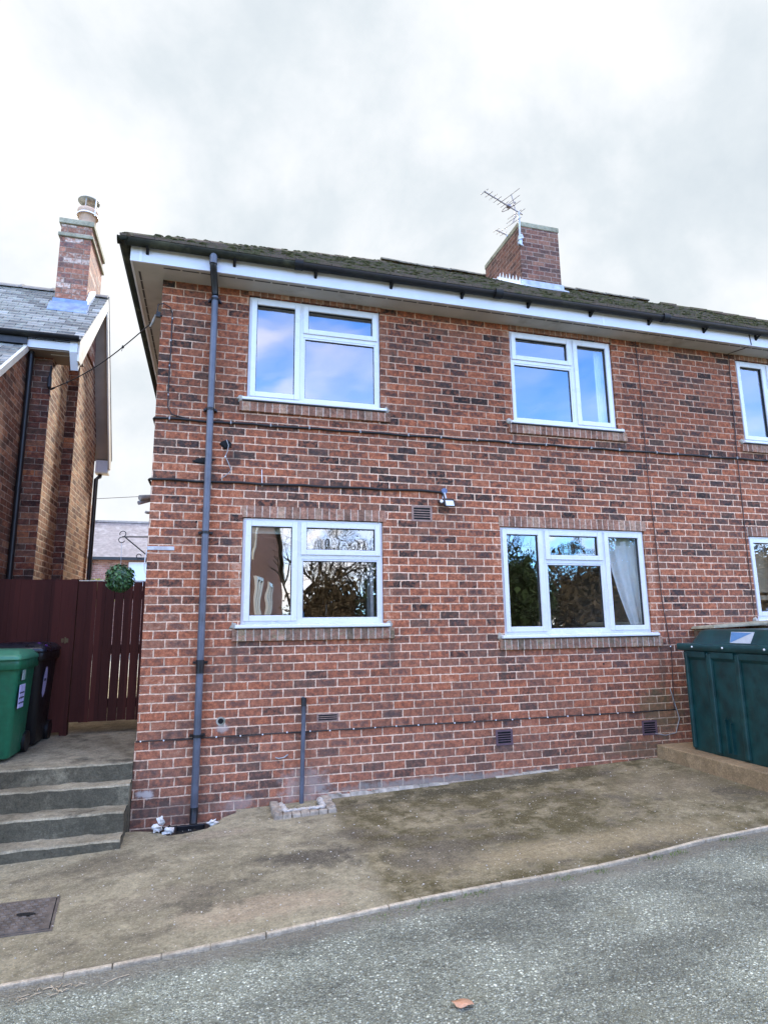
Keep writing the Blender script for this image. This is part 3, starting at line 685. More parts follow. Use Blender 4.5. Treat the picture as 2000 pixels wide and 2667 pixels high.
# weathered damp-proof course and little fixings
mb = MB(); mb.box(-.006, 6.0, -.0135, .002, -.006, .004); mb.build('damp_proof_course', M_black, house)
mb = MB()
mb.tube([(.752,-.006,.142),(.752,.02,.142)], .026, 14); mb.build('pipe_hole', M_dark, house)
mb = MB(); mb.lathe((0,0,0), [], 4) if False else None
vsr = []
for k in range(18):
    th = 2*math.pi*k/18
    for rr in (.026, .042): vsr.append((.752+math.cos(th)*rr*1.05, -.005, .142+math.sin(th)*rr))
mb.add(vsr, [(2*k, 2*k+1, (2*k+3) % 36, (2*k+2) % 36) for k in range(18)]); mb.build('mortar_collar', M_cement, house)
for a_, b_ in ((.447,2.083),(5.05,.555)):
    mb = MB(); mb.tube([(a_,-.003,b_),(a_,.02,b_)], .011, 10); mb.build('drill_hole', M_dark, house)
mb = MB(); mb.blob((.715,-.003,2.905), .05, .008, .045, 9, 6, .6); mb.blob((.50,-.003,2.72), .09, .006, .03, 9, 6, .5); mb.build('broken_brick', M_dark, house)

for (xa, xb, hh_) in ((1.80,2.62,.045),(2.66,3.05,.03),(3.6,4.3,.022)):      # mortar fillet along the foot of the wall
    mb = MB(); x = xa
    while x < xb:
        w_ = random.uniform(.05,.12); z_ = slabz(x, 0); h_ = hh_*random.uniform(.5,1.1); mb.hexa([(x,-.05,z_),(x+w_,-.05,z_+.003),(x+w_,-.012,z_+.003),(x,-.012,z_),(x,-.018-.012*random.random(),z_+h_),(x+w_,-.02,z_+h_*.9),(x+w_,-.012,z_+h_*.9),(x,-.012,z_+h_)]); x += w_
    mb.build('mortar_fillet', M_cement if xa > 3 else plain('pale_fillet', (.36,.32,.26), .9, .35, 14, .2, 0, .7, dirt=(.14,.12,.085), dscale=9), house, bevel=.006)
# downpipe --------------------------------------------------------------
pr = .034; PX = .54; PY = -.062
dp = MB(); dp.tube([(PX,PY,4.535),(PX,PY,-.62)], pr, 16); dpo = dp.build('downpipe', M_pipe, house)
mb = MB(); mb.tube([(.512,GY+.01,4.84),(.512,GY+.01,4.745),(.515,GY+.02,4.705),(.536,PY,4.60),(PX,PY,4.545)], .036, 14); mb.build('swan_neck', M_black, dpo)
mb = MB(); mb.tube([(.512,GY,4.86),(.512,GY,4.735)], .040, 14); mb.build('gutter_outlet', M_gcable if False else M_pipe, dpo)
for z, big in ((4.50,0),(3.262,0),(1.968,0),(.700,1),(.028,0)):
    mb = MB(); hh = .026 if big else .013
    mb.tube([(PX,PY,z-hh),(PX,PY,z+hh)], .041, 16); mb.box(PX-.07, PX+.07, -.022, -.003, z-.012, z+.012)
    mb.box(PX-.058, PX-.036, PY+.004, -.022, z-.010, z+.010); mb.box(PX+.036, PX+.058, PY+.004, -.022, z-.010, z+.010)
    if big: mb.tube([(PX,PY,z-.10),(PX,PY,z-.026)], .038, 16)
    mb.build('pipe_clip', M_black, dpo)
mb = MB(); mb.tube([(PX,PY,-.60),(PX,PY-.005,-.66),(PX-.002,PY-.06,-.735)], [.037,.037,.034], 14); mb.build('pipe_shoe', M_black, dpo)
# waste pipe
mb = MB(); mb.tube([(1.545,.0,.315),(1.545,-.035,.315),(1.545,-.055,.295),(1.545,-.057,.24),(1.532,-.057,-.72)], .022, 12); wp = mb.build('waste_pipe', M_pipe, house)
mb = MB(); mb.tube([(1.545,-.05,.33),(1.545,-.057,.25)], .027, 12); mb.build('elbow', M_black, wp)

# ------------------------------------------------------------------ gullies
g = thing('drain_gully', (1.5,-.25,-.66), 'brick and mortar kerbed drain gully under the short waste pipe', 'drain')
mb = MB(); random.seed(5)
def rough_run(p0, p1, w, h, n):
    P0, P1 = Vector(p0), Vector(p1); d = (P1-P0)/n; s = Vector((-d.y, d.x, 0)).normalized()*w/2
    for i in range(n):
        a = P0 + d*i; b = P0 + d*(i+.97); j = random.uniform(-.012,.012); k = Vector((random.uniform(-.01,.01), random.uniform(-.01,.01), 0))
        mb.hexa([tuple(a-s+k), tuple(b-s+k), tuple(b+s), tuple(a+s), tuple(a-s*.8+Vector((0,0,h+j))), tuple(b-s*.8+Vector((0,0,h+j))), tuple(b+s*.8+Vector((0,0,h-j))), tuple(a+s*.8+Vector((0,0,h-j)))])
rough_run((1.27,-.02,-.70), (1.27,-.44,-.70), .10, .085, 4); rough_run((1.23,-.42,-.70), (1.80,-.42,-.69), .10, .075, 7); rough_run((1.76,-.40,-.70), (1.76,-.04,-.69), .10, .095, 4)
mb.build('kerb_brick', plain('pinkish_broken_mortar', (.34,.285,.22), .95, .3, 16, .2, 0, .8, dirt=(.16,.135,.10), dscale=9), g, bevel=.012)
mb = MB()
for q in [((1.33,-.05,-.63),(1.335,-.33,-.61)),((1.33,-.34,-.62),(1.70,-.345,-.61)),((1.70,-.33,-.61),(1.70,-.10,-.60))]:
    P0, P1 = Vector(q[0]), Vector(q[1]); n = 9
    for i in range(n): c = P0.lerp(P1, (i+.5)/n); mb.blob((c.x, c.y, c.z-.012), .034, .026, .018, 8, 5, .35)
mb.build('cement_fillet', plain('whitened_cement', (.52,.47,.40), .9, .2, 20, .2, 0, .6, dirt=(.25,.21,.16), dscale=14), g)
mb = MB(); mb.box(1.30, 1.74, -.36, -.015, -.70, -.668); mb.build('gully_floor', M_soil, g)
g = thing('drain_gully', (.5,-.25,-.74), 'open broken drain gully beneath the long downpipe', 'drain')
mb = MB(); mb.ring(.40, .66, 0, .2, .03, 0, .03) if False else None
mb.box(.36,.40,-.42,-.16,-.80,-.715); mb.box(.64,.68,-.42,-.16,-.80,-.715); mb.box(.40,.64,-.42,-.39,-.80,-.715); mb.box(.40,.64,-.19,-.16,-.80,-.715); mb.build('gully_rim', M_black, g, bevel=.006)
mb = MB(); mb.box(.40,.64,-.39,-.19,-.80,-.755); mb.build('gully_hole', M_dark, g)
mb = MB()
for i in range(60): mb.blob((random.uniform(.0,.9), random.uniform(-.22,-.03), -.775+random.uniform(0,.02)), random.uniform(.01,.035), random.uniform(.01,.03), random.uniform(.008,.02), 6, 4, .5)
tag(mb.build('rubble', M_soil, g), kind='stuff')
for i, (x, y, z, s, lab) in enumerate([(.245,-.385,-.66,.038,'white chalky mortar lump left of the open drain, the taller one'),(.345,-.44,-.675,.036,'white mortar lump touching the left rim of the open drain'),(.705,-.36,-.665,.034,'white mortar lump at the right rim of the open drain')]):
    mb = MB(); mb.blob((x,y,z), s*1.15, s*.8, s*.75, 9, 6, .55)
    if i == 0: mb.blob((x+.03,y+.03,z+.05), .025, .02, .04, 8, 5, .5)
    tag(mb.build('mortar_lump', plain('white_mortar', (.62,.60,.56), .9, .2, 20, .2, 0, .5, dirt=(.35,.32,.28), dscale=14), smooth=False), lab, 'rubble', 'mortar lumps round the open drain')

# ------------------------------------------------------------------ steps
st = thing('concrete_steps', (-1.4,-.4,-.75), 'worn grey concrete steps up to the path beside the house', 'steps')
def stepblock(x0, x1, y0, y1, z0, z1, slx=0.):
    nx, ny, nz = 40, 5, 4; vs = []; fs = []
    def disp(p):
        q = Vector(p); e = .010; d = Vector((noise.noise(q*7+Vector((3,0,0))), noise.noise(q*7+Vector((0,9,0))), noise.noise(q*7))) * e
        d += Vector((noise.noise(q*23), noise.noise(q*23+Vector((5,0,0))), noise.noise(q*23+Vector((0,0,7)))))*.004
        return tuple(q + d)
    mb = MB()
    def grid(o, a, b, na, nb):
        o, a, b = Vector(o), Vector(a), Vector(b); n = len(mb.v)
        vs = [disp(o + a*(i/na) + b*(j/nb)) for i in range(na+1) for j in range(nb+1)]
        mb.add(vs, [(i*(nb+1)+j, (i+1)*(nb+1)+j, (i+1)*(nb+1)+j+1, i*(nb+1)+j+1) for i in range(na) for j in range(nb)], True)
    dz = slx
    c = .014
    grid((x0,y0,z0), (x1-x0,0,0), (0,0,z1-z0-c), nx*2, 10)
    grid((x0,y0,z1-c), (x1-x0,0,0), (0,c,c), nx*2, 2)
    grid((x0,y0+c,z1), (x1-x0,0,0), (0,y1-y0-c,0), nx*2, 14)
    grid((x1,y0,z0), (0,y1-y0,0), (0,0,z1-z0-c), 20, 10)
    return mb
for (y0, y1, z0, z1, x1) in [(-.050,.02,-.60,-.168,-.014),(-.240,-.048,-.75,-.315,-.012),(-.460,-.238,-.85,-.479,-.018),(-.665,-.458,-.95,-.640,-.012)]:
    stepblock(-3.0, x1, y0, y1, z0, z1).build('step', M_step, st)

# manhole -----------------------------------------------------------------
mh = thing('manhole_cover', (-.5,-1.68,-.73), 'rusty cast iron manhole cover let into the concrete apron', 'manhole cover')
M_cast = plain('rusty_cast_iron', (.135,.112,.092), .7, .3, 14, .4, .2, .5, dirt=(.22,.195,.155), dscale=5)
O = Vector((-.30,-1.45,0)); ex = Vector((-1,.075,0)).normalized(); ey = Vector((.12,-1,0)).normalized()
def mp(u, v, h): q = O + ex*u + ey*v; return (q.x, q.y, slabz(q.x, q.y) + h)
mb = MB(); mb.hexa([mp(0,.46,-.02),mp(.0,0,-.02),mp(.6,0,-.02),mp(.6,.46,-.02),mp(0,.46,.008),mp(.0,0,.008),mp(.6,0,.008),mp(.6,.46,.008)]); 
for i in range(12):
    for j in range(10):
        u, v = .035+i*.047+(.02 if j % 2 else 0), .03+j*.043
        if u < .56: mb.hexa([mp(u,v+.02,.008),mp(u,v,.008),mp(u+.028,v,.008),mp(u+.028,v+.02,.008),mp(u+.004,v+.017,.013),mp(u+.004,v+.003,.013),mp(u+.024,v+.003,.013),mp(u+.024,v+.017,.013)])
cv = mb.build('cover_plate', M_cast, mh)
mb = MB(); n = 14; mb.add([mp(.155+.058*math.cos(6.283*k/n), .235+.024*math.sin(6.283*k/n)-.03*math.cos(6.283*k/n)*.4, .0145) for k in range(n)], [tuple(range(n))[::-1]]); mb.build('key_hole', M_dark, mh)
mb = MB(); mb.hexa([mp(-.022,.485,-.02),mp(-.022,-.02,-.02),mp(-.006,-.02,-.02),mp(-.006,.485,-.02),mp(-.022,.485,.004),mp(-.022,-.02,.004),mp(-.006,-.02,.004),mp(-.006,.485,.004)]); mb.hexa([mp(-.006,.485,-.02),mp(-.006,.469,-.02),mp(.6,.469,-.02),mp(.6,.485,-.02),mp(-.006,.485,.006),mp(-.006,.469,.006),mp(.6,.469,.006),mp(.6,.485,.006)]); mb.build('frame', M_cast, mh)
mb = MB(); mb.hexa([mp(-.006,.469,-.02),mp(-.006,.0,-.02),mp(.0,.0,-.02),mp(.0,.469,-.02),mp(-.006,.469,.002),mp(-.006,.0,.002),mp(.0,.0,.002),mp(.0,.469,.002)]); mb.build('gap', M_dark, mh)

# ------------------------------------------------------------------ cables and fixings on the wall
def wire(name, pts, r, mat, label, cat='cable', clips=None, clipmat=None, group=None):
    o = tag(MB().tube(pts, r, 6).build(name, mat), label, cat, group)
    for c in clips or ():
        mb = MB(); x, y, z = c; s = r*1.3
        if clipmat is M_white: mb.blob((x, y-.004, z), .0075, .007, .0085, 8, 6, 0)
        else: mb.box(x-.006, x+.006, y-s, y+s, z-s, z+s)
        mb.build('clip', clipmat or M_cable, o)
    return o
def sag(x0, x1, z0, z1, n, s=.0, y=-.012):
    return [(x0+(x1-x0)*i/n, y-.002*math.sin(i*1.7), z0+(z1-z0)*i/n + .006*math.sin(i*2.1) - s*math.sin(math.pi*i/n)) for i in range(n+1)]
wire('wall_cable', [(-.012,.3,3.14),(-.014,.02,3.143)] + sag(-.004,9.6,3.143,3.182,40, .0, -.016), .0125, M_cable, 'twin black cable clipped across the wall below the upstairs windows', clips=[(.22+.48*i+random.uniform(-.09,.09),-.016,3.146+.0021*i) for i in range(19)], clipmat=M_gcable)
wire('wall_cable', [(-.02,.2,2.49),(-.024,.01,2.497)] + sag(-.01,3.07,2.500,2.515,14, 0, -.016) + [(3.10,-.02,2.50),(3.115,-.03,2.455)], .0135, M_cable, 'straight black cable from the house corner to the floodlight')
wire('wall_cable', [(.0,-.016,-.004)] + sag(.02,5.62,-.004,-.004,30,0,-.018), .0045, M_thin, 'thin cable with white clips along the damp-proof course', clips=[(.045+.2235*i+random.uniform(-.03,.03),-.020,.002+random.uniform(-.004,.004)) for i in range(25)], clipmat=M_white)
wire('wall_cable', [(5.90,-.010,4.69),(5.915,-.010,4.2),(5.905,-.010,3.6),(5.90,-.010,2.91),(5.92,-.010,2.2),(5.935,-.010,1.3),(5.985,-.010,.82),(6.0,-.010,.66),(5.97,-.012,.2),(5.96,-.012,-.0)], .005, M_thin, 'thin brown cable down the wall just right of the curtained window', clips=[(5.99,-.012,.735)], clipmat=M_white)
wire('wall_cable', [(7.50,-OV-.014,4.86),(7.52,-OV-.016,4.70),(7.50,-.20,4.688),(7.42,-.012,4.686),(7.40,-.010,4.2),(7.36,-.010,3.3),(7.345,-.010,2.6),(7.33,-.010,1.9),(7.325,-.010,1.1)], .006, M_thin, 'dark cable dropping from the soffit to the right of the party wall')
wire('wall_cable', [(5.93,-.010,.25),(6.02,-.014,-.10),(5.95,-.018,-.26),(5.80,-.016,-.28),(5.66,-.018,-.25)], .006, M_gcable, 'pale loose cable curling to the vent beside the tank')
wire('wall_cable', [(-.035,-.03,4.27),(-.030,-.05,4.37),(.02,-.03,4.40),(.09,-.02,4.37),(.112,-.012,4.31),(.117,-.012,3.9),(.112,-.012,3.5),(.118,-.012,3.27),(.16,-.014,3.19),(.30,-.016,3.160)], .0065, M_cable, 'looped black cable from the overhead line down beside the downpipe', clips=[(.116,-.012,4.25),(.112,-.012,4.0),(.112,-.012,3.72),(.115,-.012,3.40)], clipmat=M_gcable)
wire('wall_cable', [(.712,-.012,2.96),(.735,-.016,2.90),(.725,-.022,2.83),(.705,-.02,2.775),(.73,-.02,2.73),(.77,-.022,2.635),(.745,-.022,2.60),(.67,-.02,2.535)], .005, M_gcable, 'cut off grey cable dangling beside the downpipe', clips=[(.708,-.022,2.775),(.705,-.022,2.772)], clipmat=M_white)
wire('wall_cable', [(1.083,-.008,2.66),(1.086,-.010,2.56),(1.09,-.008,2.48)], .004, M_white, 'short white stub of wire below the left upstairs window')
tag(MB().box(.0,.25,-.010,-.0015,1.787,1.826).build('steel_strap', M_galv, bevel=.003), 'flat grey steel strap screwed to the wall at the house corner', 'bracket')
mb = MB(); mb.tube([(1.28,-.012,-.225),(1.31,-.03,-.232),(1.36,-.03,-.226),(1.40,-.014,-.205)], .007, 6); tag(mb.build('wire_stub', M_gcable), 'pale bent stub poking from the brick left of the waste pipe', 'wire')
# overhead line
hk = thing('cable_hook', (-.02,-.02,4.27), 'black hook on the house corner holding the overhead line', 'hook')
mb = MB(); mb.tube([(.01,-.004,4.27),(-.03,-.02,4.27),(-.05,-.03,4.262)], .010, 8); mb.box(-.045,-.005,-.035,-.002,4.245,4.300); mb.build('bracket', M_iron, hk)
mb = MB(); mb.tube([(-.05,-.03,4.262),(-.08,0.06,4.225),(-.11,.11,4.19)], [.009,.016,.010], 8); mb.build('insulator', M_gcable, hk)
P0, P1 = Vector((-.08,.05,4.225)), Vector((-1.50,2.07,4.118)); ln = []
for i in range(21):
    q = P0.lerp(P1, i/20); q.z -= .10*math.sin(math.pi*i/20); ln.append(tuple(q))
o = tag(MB().tube(ln, .0065, 6).build('overhead_line', M_cable), 'dark overhead line strung between the two houses', 'cable')
for i in (5, 16):
    mb = MB(); q = ln[i]; mb.blob(q, .014, .014, .018, 7, 5, .3); mb.tube([q, (q[0]-.01, q[1], q[2]-.05)], .003, 5); mb.build('cable_tie', M_cable, o)
hk = thing('cable_hook', (-1.50,2.08,4.12), 'black bracket with dangling cable on the neighbouring wall', 'hook')
mb = MB(); mb.tube([(-1.52,2.10,4.45),(-1.525,2.085,4.3),(-1.52,2.07,4.25)], .012, 7); mb.tube([(-1.52,2.07,4.28),(-1.515,2.06,4.14)], .028, 8); mb.build('insulator', M_iron, hk)
mb = MB(); mb.tube([(-1.515,2.06,4.13),(-1.49,2.05,4.11),(-1.44,2.0,4.115)], .014, 7); mb.tube([(-1.51,2.06,4.14),(-1.50,2.05,4.04),(-1.48,2.05,4.0)], .007, 6); mb.build('cable_tail', M_cable, hk)

# floodlight ----------------------------------------------------------------
fl = thing('floodlight', (3.13,-.02,2.42), 'small black security floodlight with round sensor on the wall', 'floodlight')
mb = MB(); mb.tube([(3.122,.0,2.522),(3.122,-.035,2.522)], .033, 14); mb.build('junction_box', plain('blue_grey_box', (.10,.14,.24), .5, .2, 20), fl, bevel=.004)
mb = MB(); mb.tube([(3.122,-.03,2.50),(3.126,-.045,2.45),(3.13,-.05,2.43)], .011, 8); mb.tube([(3.105,-.02,2.50),(3.10,-.03,2.42)], .006, 6); mb.build('stem', M_galv, fl)
def tilted(mb, cx, cy, cz, w, h, d, ang):
    c, s = math.cos(ang), math.sin(ang); P = []
    for zz in (-h/2, h/2):
        for (xx, yy) in ((-w/2,-d/2),(w/2,-d/2),(w/2,d/2),(-w/2,d/2)):
            P.append((cx+xx, cy+yy*c-zz*s*-1*-1, cz+zz*c+yy*s) if False else (cx+xx, cy+yy*c+zz*-s, cz+zz*c+yy*s))
    mb.hexa(P)
mb = MB(); tilted(mb, 3.15,-.085,2.378, .135,.105,.030, -.45); mb.build('lamp_housing', M_black, fl, bevel=.008)
mb = MB(); tilted(mb, 3.152,-.103,2.369, .100,.074,.006, -.45); mb.build('lamp_glass', plain('lamp_lens', (.62,.64,.63), .3, .08, 40), fl, bevel=.006)
mb = MB(); mb.blob((3.062,-.085,2.388), .020,.020,.020, 12, 8, 0); mb.build('sensor', M_white, fl)
mb = MB(); mb.tube([(3.062,-.03,2.39),(3.062,-.085,2.389)], .024, 12); mb.box(3.062,3.10,-.06,-.04,2.378,2.398); mb.build('sensor_housing', M_black, fl)
# fittings on the gable, seen edge-on past the corner
fl = thing('floodlight', (0,.25,2.33), 'grey twin-headed security light sticking out past the house corner', 'floodlight')
mb = MB(); mb.tube([(0,.25,2.37),(-.05,.25,2.365)], .022, 10); mb.build('bracket', M_black, fl)
mb = MB(); mb.tube([(-.02,.22,2.36),(-.115,.14,2.335)], .028, 10); mb.build('lamp_housing', M_steel, fl)
mb = MB(); mb.tube([(-.03,.24,2.335),(-.125,.16,2.285)], .022, 10); mb.build('lamp_housing', M_galv, fl)
tag(MB().tube([(0,.1,2.176),(-.03,.07,2.172),(-.045,.06,2.176)], .014, 8).build('pipe_stub', M_steel), 'small grey stub poking from the gable below the corner light', 'pipe')

# hanging basket --------------------------------------------------------------
hb = thing('wall_bracket', (0,.1,1.80), 'black wrought iron basket bracket on the house corner', 'bracket')
mb = MB(); mb.tube([(-.003,.1,1.93),(-.25,.1,1.925)], .0065, 7); mb.build('arm', M_iron, hb)
mb = MB(); mb.tube([(-.01,.1,1.745),(-.22,.1,1.92)], .006, 7); mb.box(-.010,-.001,.085,.115,1.72,1.95); mb.build('brace', M_iron, hb)
mb = MB()
def scroll(cx, cz, r, a0, a1):
    mb.tube([(cx+r*math.cos(a0+(a1-a0)*i/12), .1, cz+r*math.sin(a0+(a1-a0)*i/12)) for i in range(13)], .0045, 6)
scroll(-.245,1.955,.028,-1.6,3.6); scroll(-.252,1.895,.028,1.5,6.0); scroll(-.085,1.735,.022,0,5.0); scroll(-.075,1.695,.020,.3,3.2); mb.build('scroll', M_iron, hb)
tag(MB().tube([(-.012,.1,1.80),(-.022,.08,1.72),(-.03,.07,1.62),(-.012,.05,1.56)], .006, 6).build('white_cord', M_white), 'pale cord hanging from the iron basket bracket', 'cord')
tp = thing('hanging_plant', (-.245,.1,1.52), 'round dark green topiary ball hanging in front of the gate', 'plant')
random.seed(8); mb = MB(); mbd = MB()
for i in range(900):
    d = Vector((random.gauss(0,1), random.gauss(0,1), random.gauss(0,1))).normalized(); rr = .128*(random.uniform(.80,1.10)); c = Vector((-.245,.1,1.52)) + d*rr
    n = (d + Vector((random.uniform(-.6,.6), random.uniform(-.6,.6), random.uniform(-.3,.9)))).normalized(); a = n.orthogonal().normalized(); a.rotate(Matrix.Rotation(random.random()*6.28, 3, n)); b = n.cross(a); s = random.uniform(.010,.019)
    (mb if random.random() < .62 else mbd).add([tuple(c+a*s*1.3), tuple(c+b*s*.7+n*.003), tuple(c-a*s*1.3), tuple(c-b*s*.7+n*.003)], [(0,1,2,3)])
mb.build('foliage', M_leafy, tp); mbd.build('foliage', M_leafy2, tp)
mb = MB(); mb.blob((-.245,.1,1.52), .110,.110,.110, 14, 9, .1); mb.build('inner_stems', M_leafy2, tp)
mb = MB(); mb.tube([(-.25,.1,1.868),(-.247,.1,1.63)], .0022, 5); mb.build('chain', M_galv, tp)

# ------------------------------------------------------------------ aerials
ae = thing('tv_aerial', (5.42,1.97,7.6), 'grey television aerial on the front corner of the brick chimney', 'aerial')
mb = MB(); mb.tube([(5.425,1.965,7.33),(5.43,1.965,7.96)], .019, 8); mb.build('mast', M_galv, ae)
mb = MB(); mb.box(5.395,5.455,1.945,2.0,7.33,7.42); mb.prism([(5.38,1.93,7.40),(5.48,1.93,7.44),(5.46,1.94,7.52),(5.40,1.94,7.50)], (0,.05,0)); mb.tube([(5.38,1.98,7.36),(5.47,1.94,7.30)], .012, 6); mb.build('clamp', M_galv, ae)
bd = Vector((-.75,-.28,.0)).normalized(); pd = Vector((.28,-.75,0)).normalized(); B0 = Vector((5.46,1.975,7.935)); up = Vector((0,0,1))
mb = MB(); mb.tube([tuple(B0-bd*.06), tuple(B0+bd*.86+up*.03)], .0115, 6); mb.build('boom', M_alu, ae)
for k, (t_, hl) in enumerate([(.85,.085),(.75,.085),(.65,.09),(.55,.09),(.46,.09),(.37,.10),(.02,.13)]):
    c = B0 + bd*t_ + up*.03*t_/.86; mb = MB(); mb.tube([tuple(c-pd*hl), tuple(c+pd*hl)], .0055, 5); mb.build('element', M_alu, ae)
c = B0 + bd*.28; mb = MB(); lp = []
for i in range(17):
    a = math.pi*2*i/16; lp.append(tuple(c + pd*(.15*math.cos(a)) + bd*.035*math.sin(a) ))
mb.tube(lp, .006, 5); mb.box(c.x-.03,c.x+.03,c.y-.03,c.y+.03,c.z-.01,c.z+.035); mb.build('dipole', M_alu, ae)
for sgn in (1, -1):
    mb = MB(); q0 = B0 + bd*.12; q1 = B0 + bd*.20 + up*.27*sgn + up*.0; mb.tube([tuple(q0), tuple((q0+q1)/2 - bd*.02), tuple(q1)], .009, 5)
    for f_, hl in ((.32,.15),(.64,.16),(1.0,.19)):
        c = q0.lerp(q1, f_); mb.tube([tuple(c-pd*hl), tuple(c+pd*hl)], .0055, 5)
    mb.build('reflector', M_alu, ae)
ae = thing('tv_aerial', (6.1,3.7,7.7), 'tip of a second aerial poking out behind the chimney', 'aerial')
mb = MB(); mb.tube([(6.0,3.55,8.50),(5.81,3.50,8.73)], .012, 5) if False else mb.tube([(6.15,3.7,8.80),(5.84,3.58,8.78)], .012, 5); mb.build('boom', M_alu, ae)
for t_ in (.0,.10,.2):
    c = Vector((5.84,3.58,8.78)) - bd*t_; mb = MB(); mb.tube([tuple(c-pd*.09), tuple(c+pd*.09)], .006, 5); mb.build('element', M_alu, ae)
mb = MB(); mb.tube([(6.12,3.69,7.55),(6.13,3.69,8.80)], .016, 6); mb.build('mast', M_galv, ae)

# ------------------------------------------------------------------ neighbouring house
nb = thing('slate_roofed_house', (-2.5,2.5,0), 'neighbouring brick house with grey slate roof and cream bargeboards', 'house')
X1, X2, X3, Y1, Y2, Y3 = -1.78, -1.507, -1.364, 2.10, 2.985, 4.60
NE, NZE, NR, NZR, NBk, NZB, XV = 1.86, 4.745, 3.54, 6.28, 4.84, 3.93, -1.14
nsl = (NZR-NZE)/(NR-NE); bsl = (NZR-NZB)/(NBk-NR)
rz = lambda y: NZE + nsl*(y-NE) if y < NR else NZR - bsl*(y-NR)
mb = MB()
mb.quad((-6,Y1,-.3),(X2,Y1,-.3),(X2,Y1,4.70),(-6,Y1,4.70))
mb.quad((X2,Y2,-.3),(X3,Y2,-.3),(X3,Y2,rz(Y2)-.05),(X2,Y2,rz(Y2)-.05)); mb.build('front_wall', M_nbrick_shaded, nb); mb = MB()
mb.quad((X2,Y1,-.3),(X2,Y2,-.3),(X2,Y2,rz(Y2)-.05),(X2,Y1,rz(Y1)-.05))
mb.poly([(X3,Y2,-.3),(X3,Y3,-.3),(X3,Y3,rz(Y3)-.05),(X3,NR,NZR-.05),(X3,Y2,rz(Y2)-.05)])
mb.quad((X3,Y3,-.3),(-6,Y3,-.3),(-6,Y3,rz(Y3)-.05),(X3,Y3,rz(Y3)-.05))
mb.build('wall', M_nbrick, nb)
mb = MB(); wy0 = -1.2; wz = lambda y: 4.58 + .80*(y-1.84)
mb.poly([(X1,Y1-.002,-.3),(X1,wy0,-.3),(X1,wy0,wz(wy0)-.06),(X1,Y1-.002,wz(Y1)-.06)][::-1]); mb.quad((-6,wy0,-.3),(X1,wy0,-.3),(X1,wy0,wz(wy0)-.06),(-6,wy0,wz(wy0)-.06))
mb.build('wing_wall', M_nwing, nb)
mb = MB(); L = (Vector((0,NR,NZR))-Vector((0,NE,NZE))).length; nr = 19; random.seed(4)
for i in range(nr):
    a = NE + (NR-NE)*i/nr; b = NE + (NR-NE)*(i+1)/nr + .01; za, zb = rz(a), rz(b) if b < NR else NZR
    x = -5 + (.105 if i % 2 else 0)
    while x < XV:
        xb = min(x+.21, XV); j = random.uniform(0,.004)
        mb.hexa([(x+.002,a,za-.004),(xb-.002,a,za-.004),(xb-.002,b,zb-.012),(x+.002,b,zb-.012),(x+.002,a-.004,za+.012+j),(xb-.002,a-.004,za+.012+j),(xb-.002,b,zb+.002),(x+.002,b,zb+.002)]); x += .21
mb.add([(-5,NE+.02,NZE-.03),(XV-.01,NE+.02,NZE-.03),(XV-.01,NR,NZR-.03),(-5,NR,NZR-.03)], [(0,1,2,3)])
mb.prism([(-5,NR,NZR-.04),(-5,NBk,NZB-.04),(-5,NBk,NZB),(-5,NR,NZR)], (5+XV,0,0))
nroof = mb.build('roof', M_slate, nb)
M_ridge = plain('grey_ridge_tile', (.22,.205,.19), .8, .2, 10, .3, dirt=(.30,.28,.25), dscale=4)
rt = MB(); x = -5
while x < XV-.05:
    e = min(x+.44, XV); rt.prism([(x,NR-.12,NZR-.06),(x,NR-.105,NZR-.035),(x,NR,NZR+.045),(x,NR+.10,NZR-.07),(x,NR+.09,NZR-.10),(x,NR,NZR+.0)], (e-x-.012,0,0))
    rt.prism([(e-.05,NR-.125,NZR-.055),(e-.05,NR-.11,NZR-.02),(e-.05,NR,NZR+.062),(e-.05,NR+.05,NZR+.0)], (.045,0,0)) if e < XV else None
    x += .44
rt.build('ridge_tile', M_ridge, nroof)

# bargeboards and boxed verge
mb = MB(); d = .15
mb.prism([(XV-.004,NE-.02,rz(NE)-.03),(XV-.004,NR,NZR-.02),(XV-.004,NR,NZR-.02-d*1.3),(XV-.004,NE+.12,rz(NE)-.30),(XV-.004,NE-.02,rz(NE)-.30)], (-.022,0,0))
mb.prism([(XV-.004,NR+.0005,NZR-.02),(XV-.004,NBk-.02,NZB-.02),(XV-.004,NBk-.02,NZB-.20),(XV-.004,NBk-.14,NZB-.20),(XV-.004,NR+.0005,NZR-.02-d*1.9)], (-.022,0,0))
mb.build('bargeboard', M_cream, nb)
mb = MB(); mb.prism([(XV-.026,NE+.10,rz(NE)-.20),(XV-.026,NR,NZR-.17),(XV-.026,NR,NZR-.155),(XV-.026,NE+.10,rz(NE)-.185)], (X2-XV+.03,0,0))
mb.prism([(XV-.026,NR+.001,NZR-.20),(XV-.026,NBk-.10,NZB-.02),(XV-.026,NBk-.10,NZB-.0),(XV-.026,NR+.001,NZR-.17)], (X3-XV+.028,0,0)); mb.build('verge_soffit', M_vergesoffit, nb)
mb = MB(); mb.prism([(XV+.004,NR-.01,NZR+.02),(XV+.004,NBk+.02,NZB+.03),(XV+.004,NBk+.02,NZB-.02),(XV+.004,NR-.01,NZR-.04)], (-.04,0,0)) ; mb.build('verge_tile', M_ridge, nroof)
mb = MB(); mb.box(X3+.002, XV-.03, NBk-.16, NBk-.02, NZB-.26, NZB-.06); mb.build('eaves_box', M_upvc, nb); mb = MB(); mb.box(X3+.002, XV-.02, NBk-.18, NBk-.0, NZB-.29, NZB-.262); mb.build('eaves_soffit', M_cream, nb)
mb = MB(); mb.box(-1.80, XV-.03, NE-.03, NE-.005, 4.575, 4.68); mb.build('fascia', M_fascia, nb)
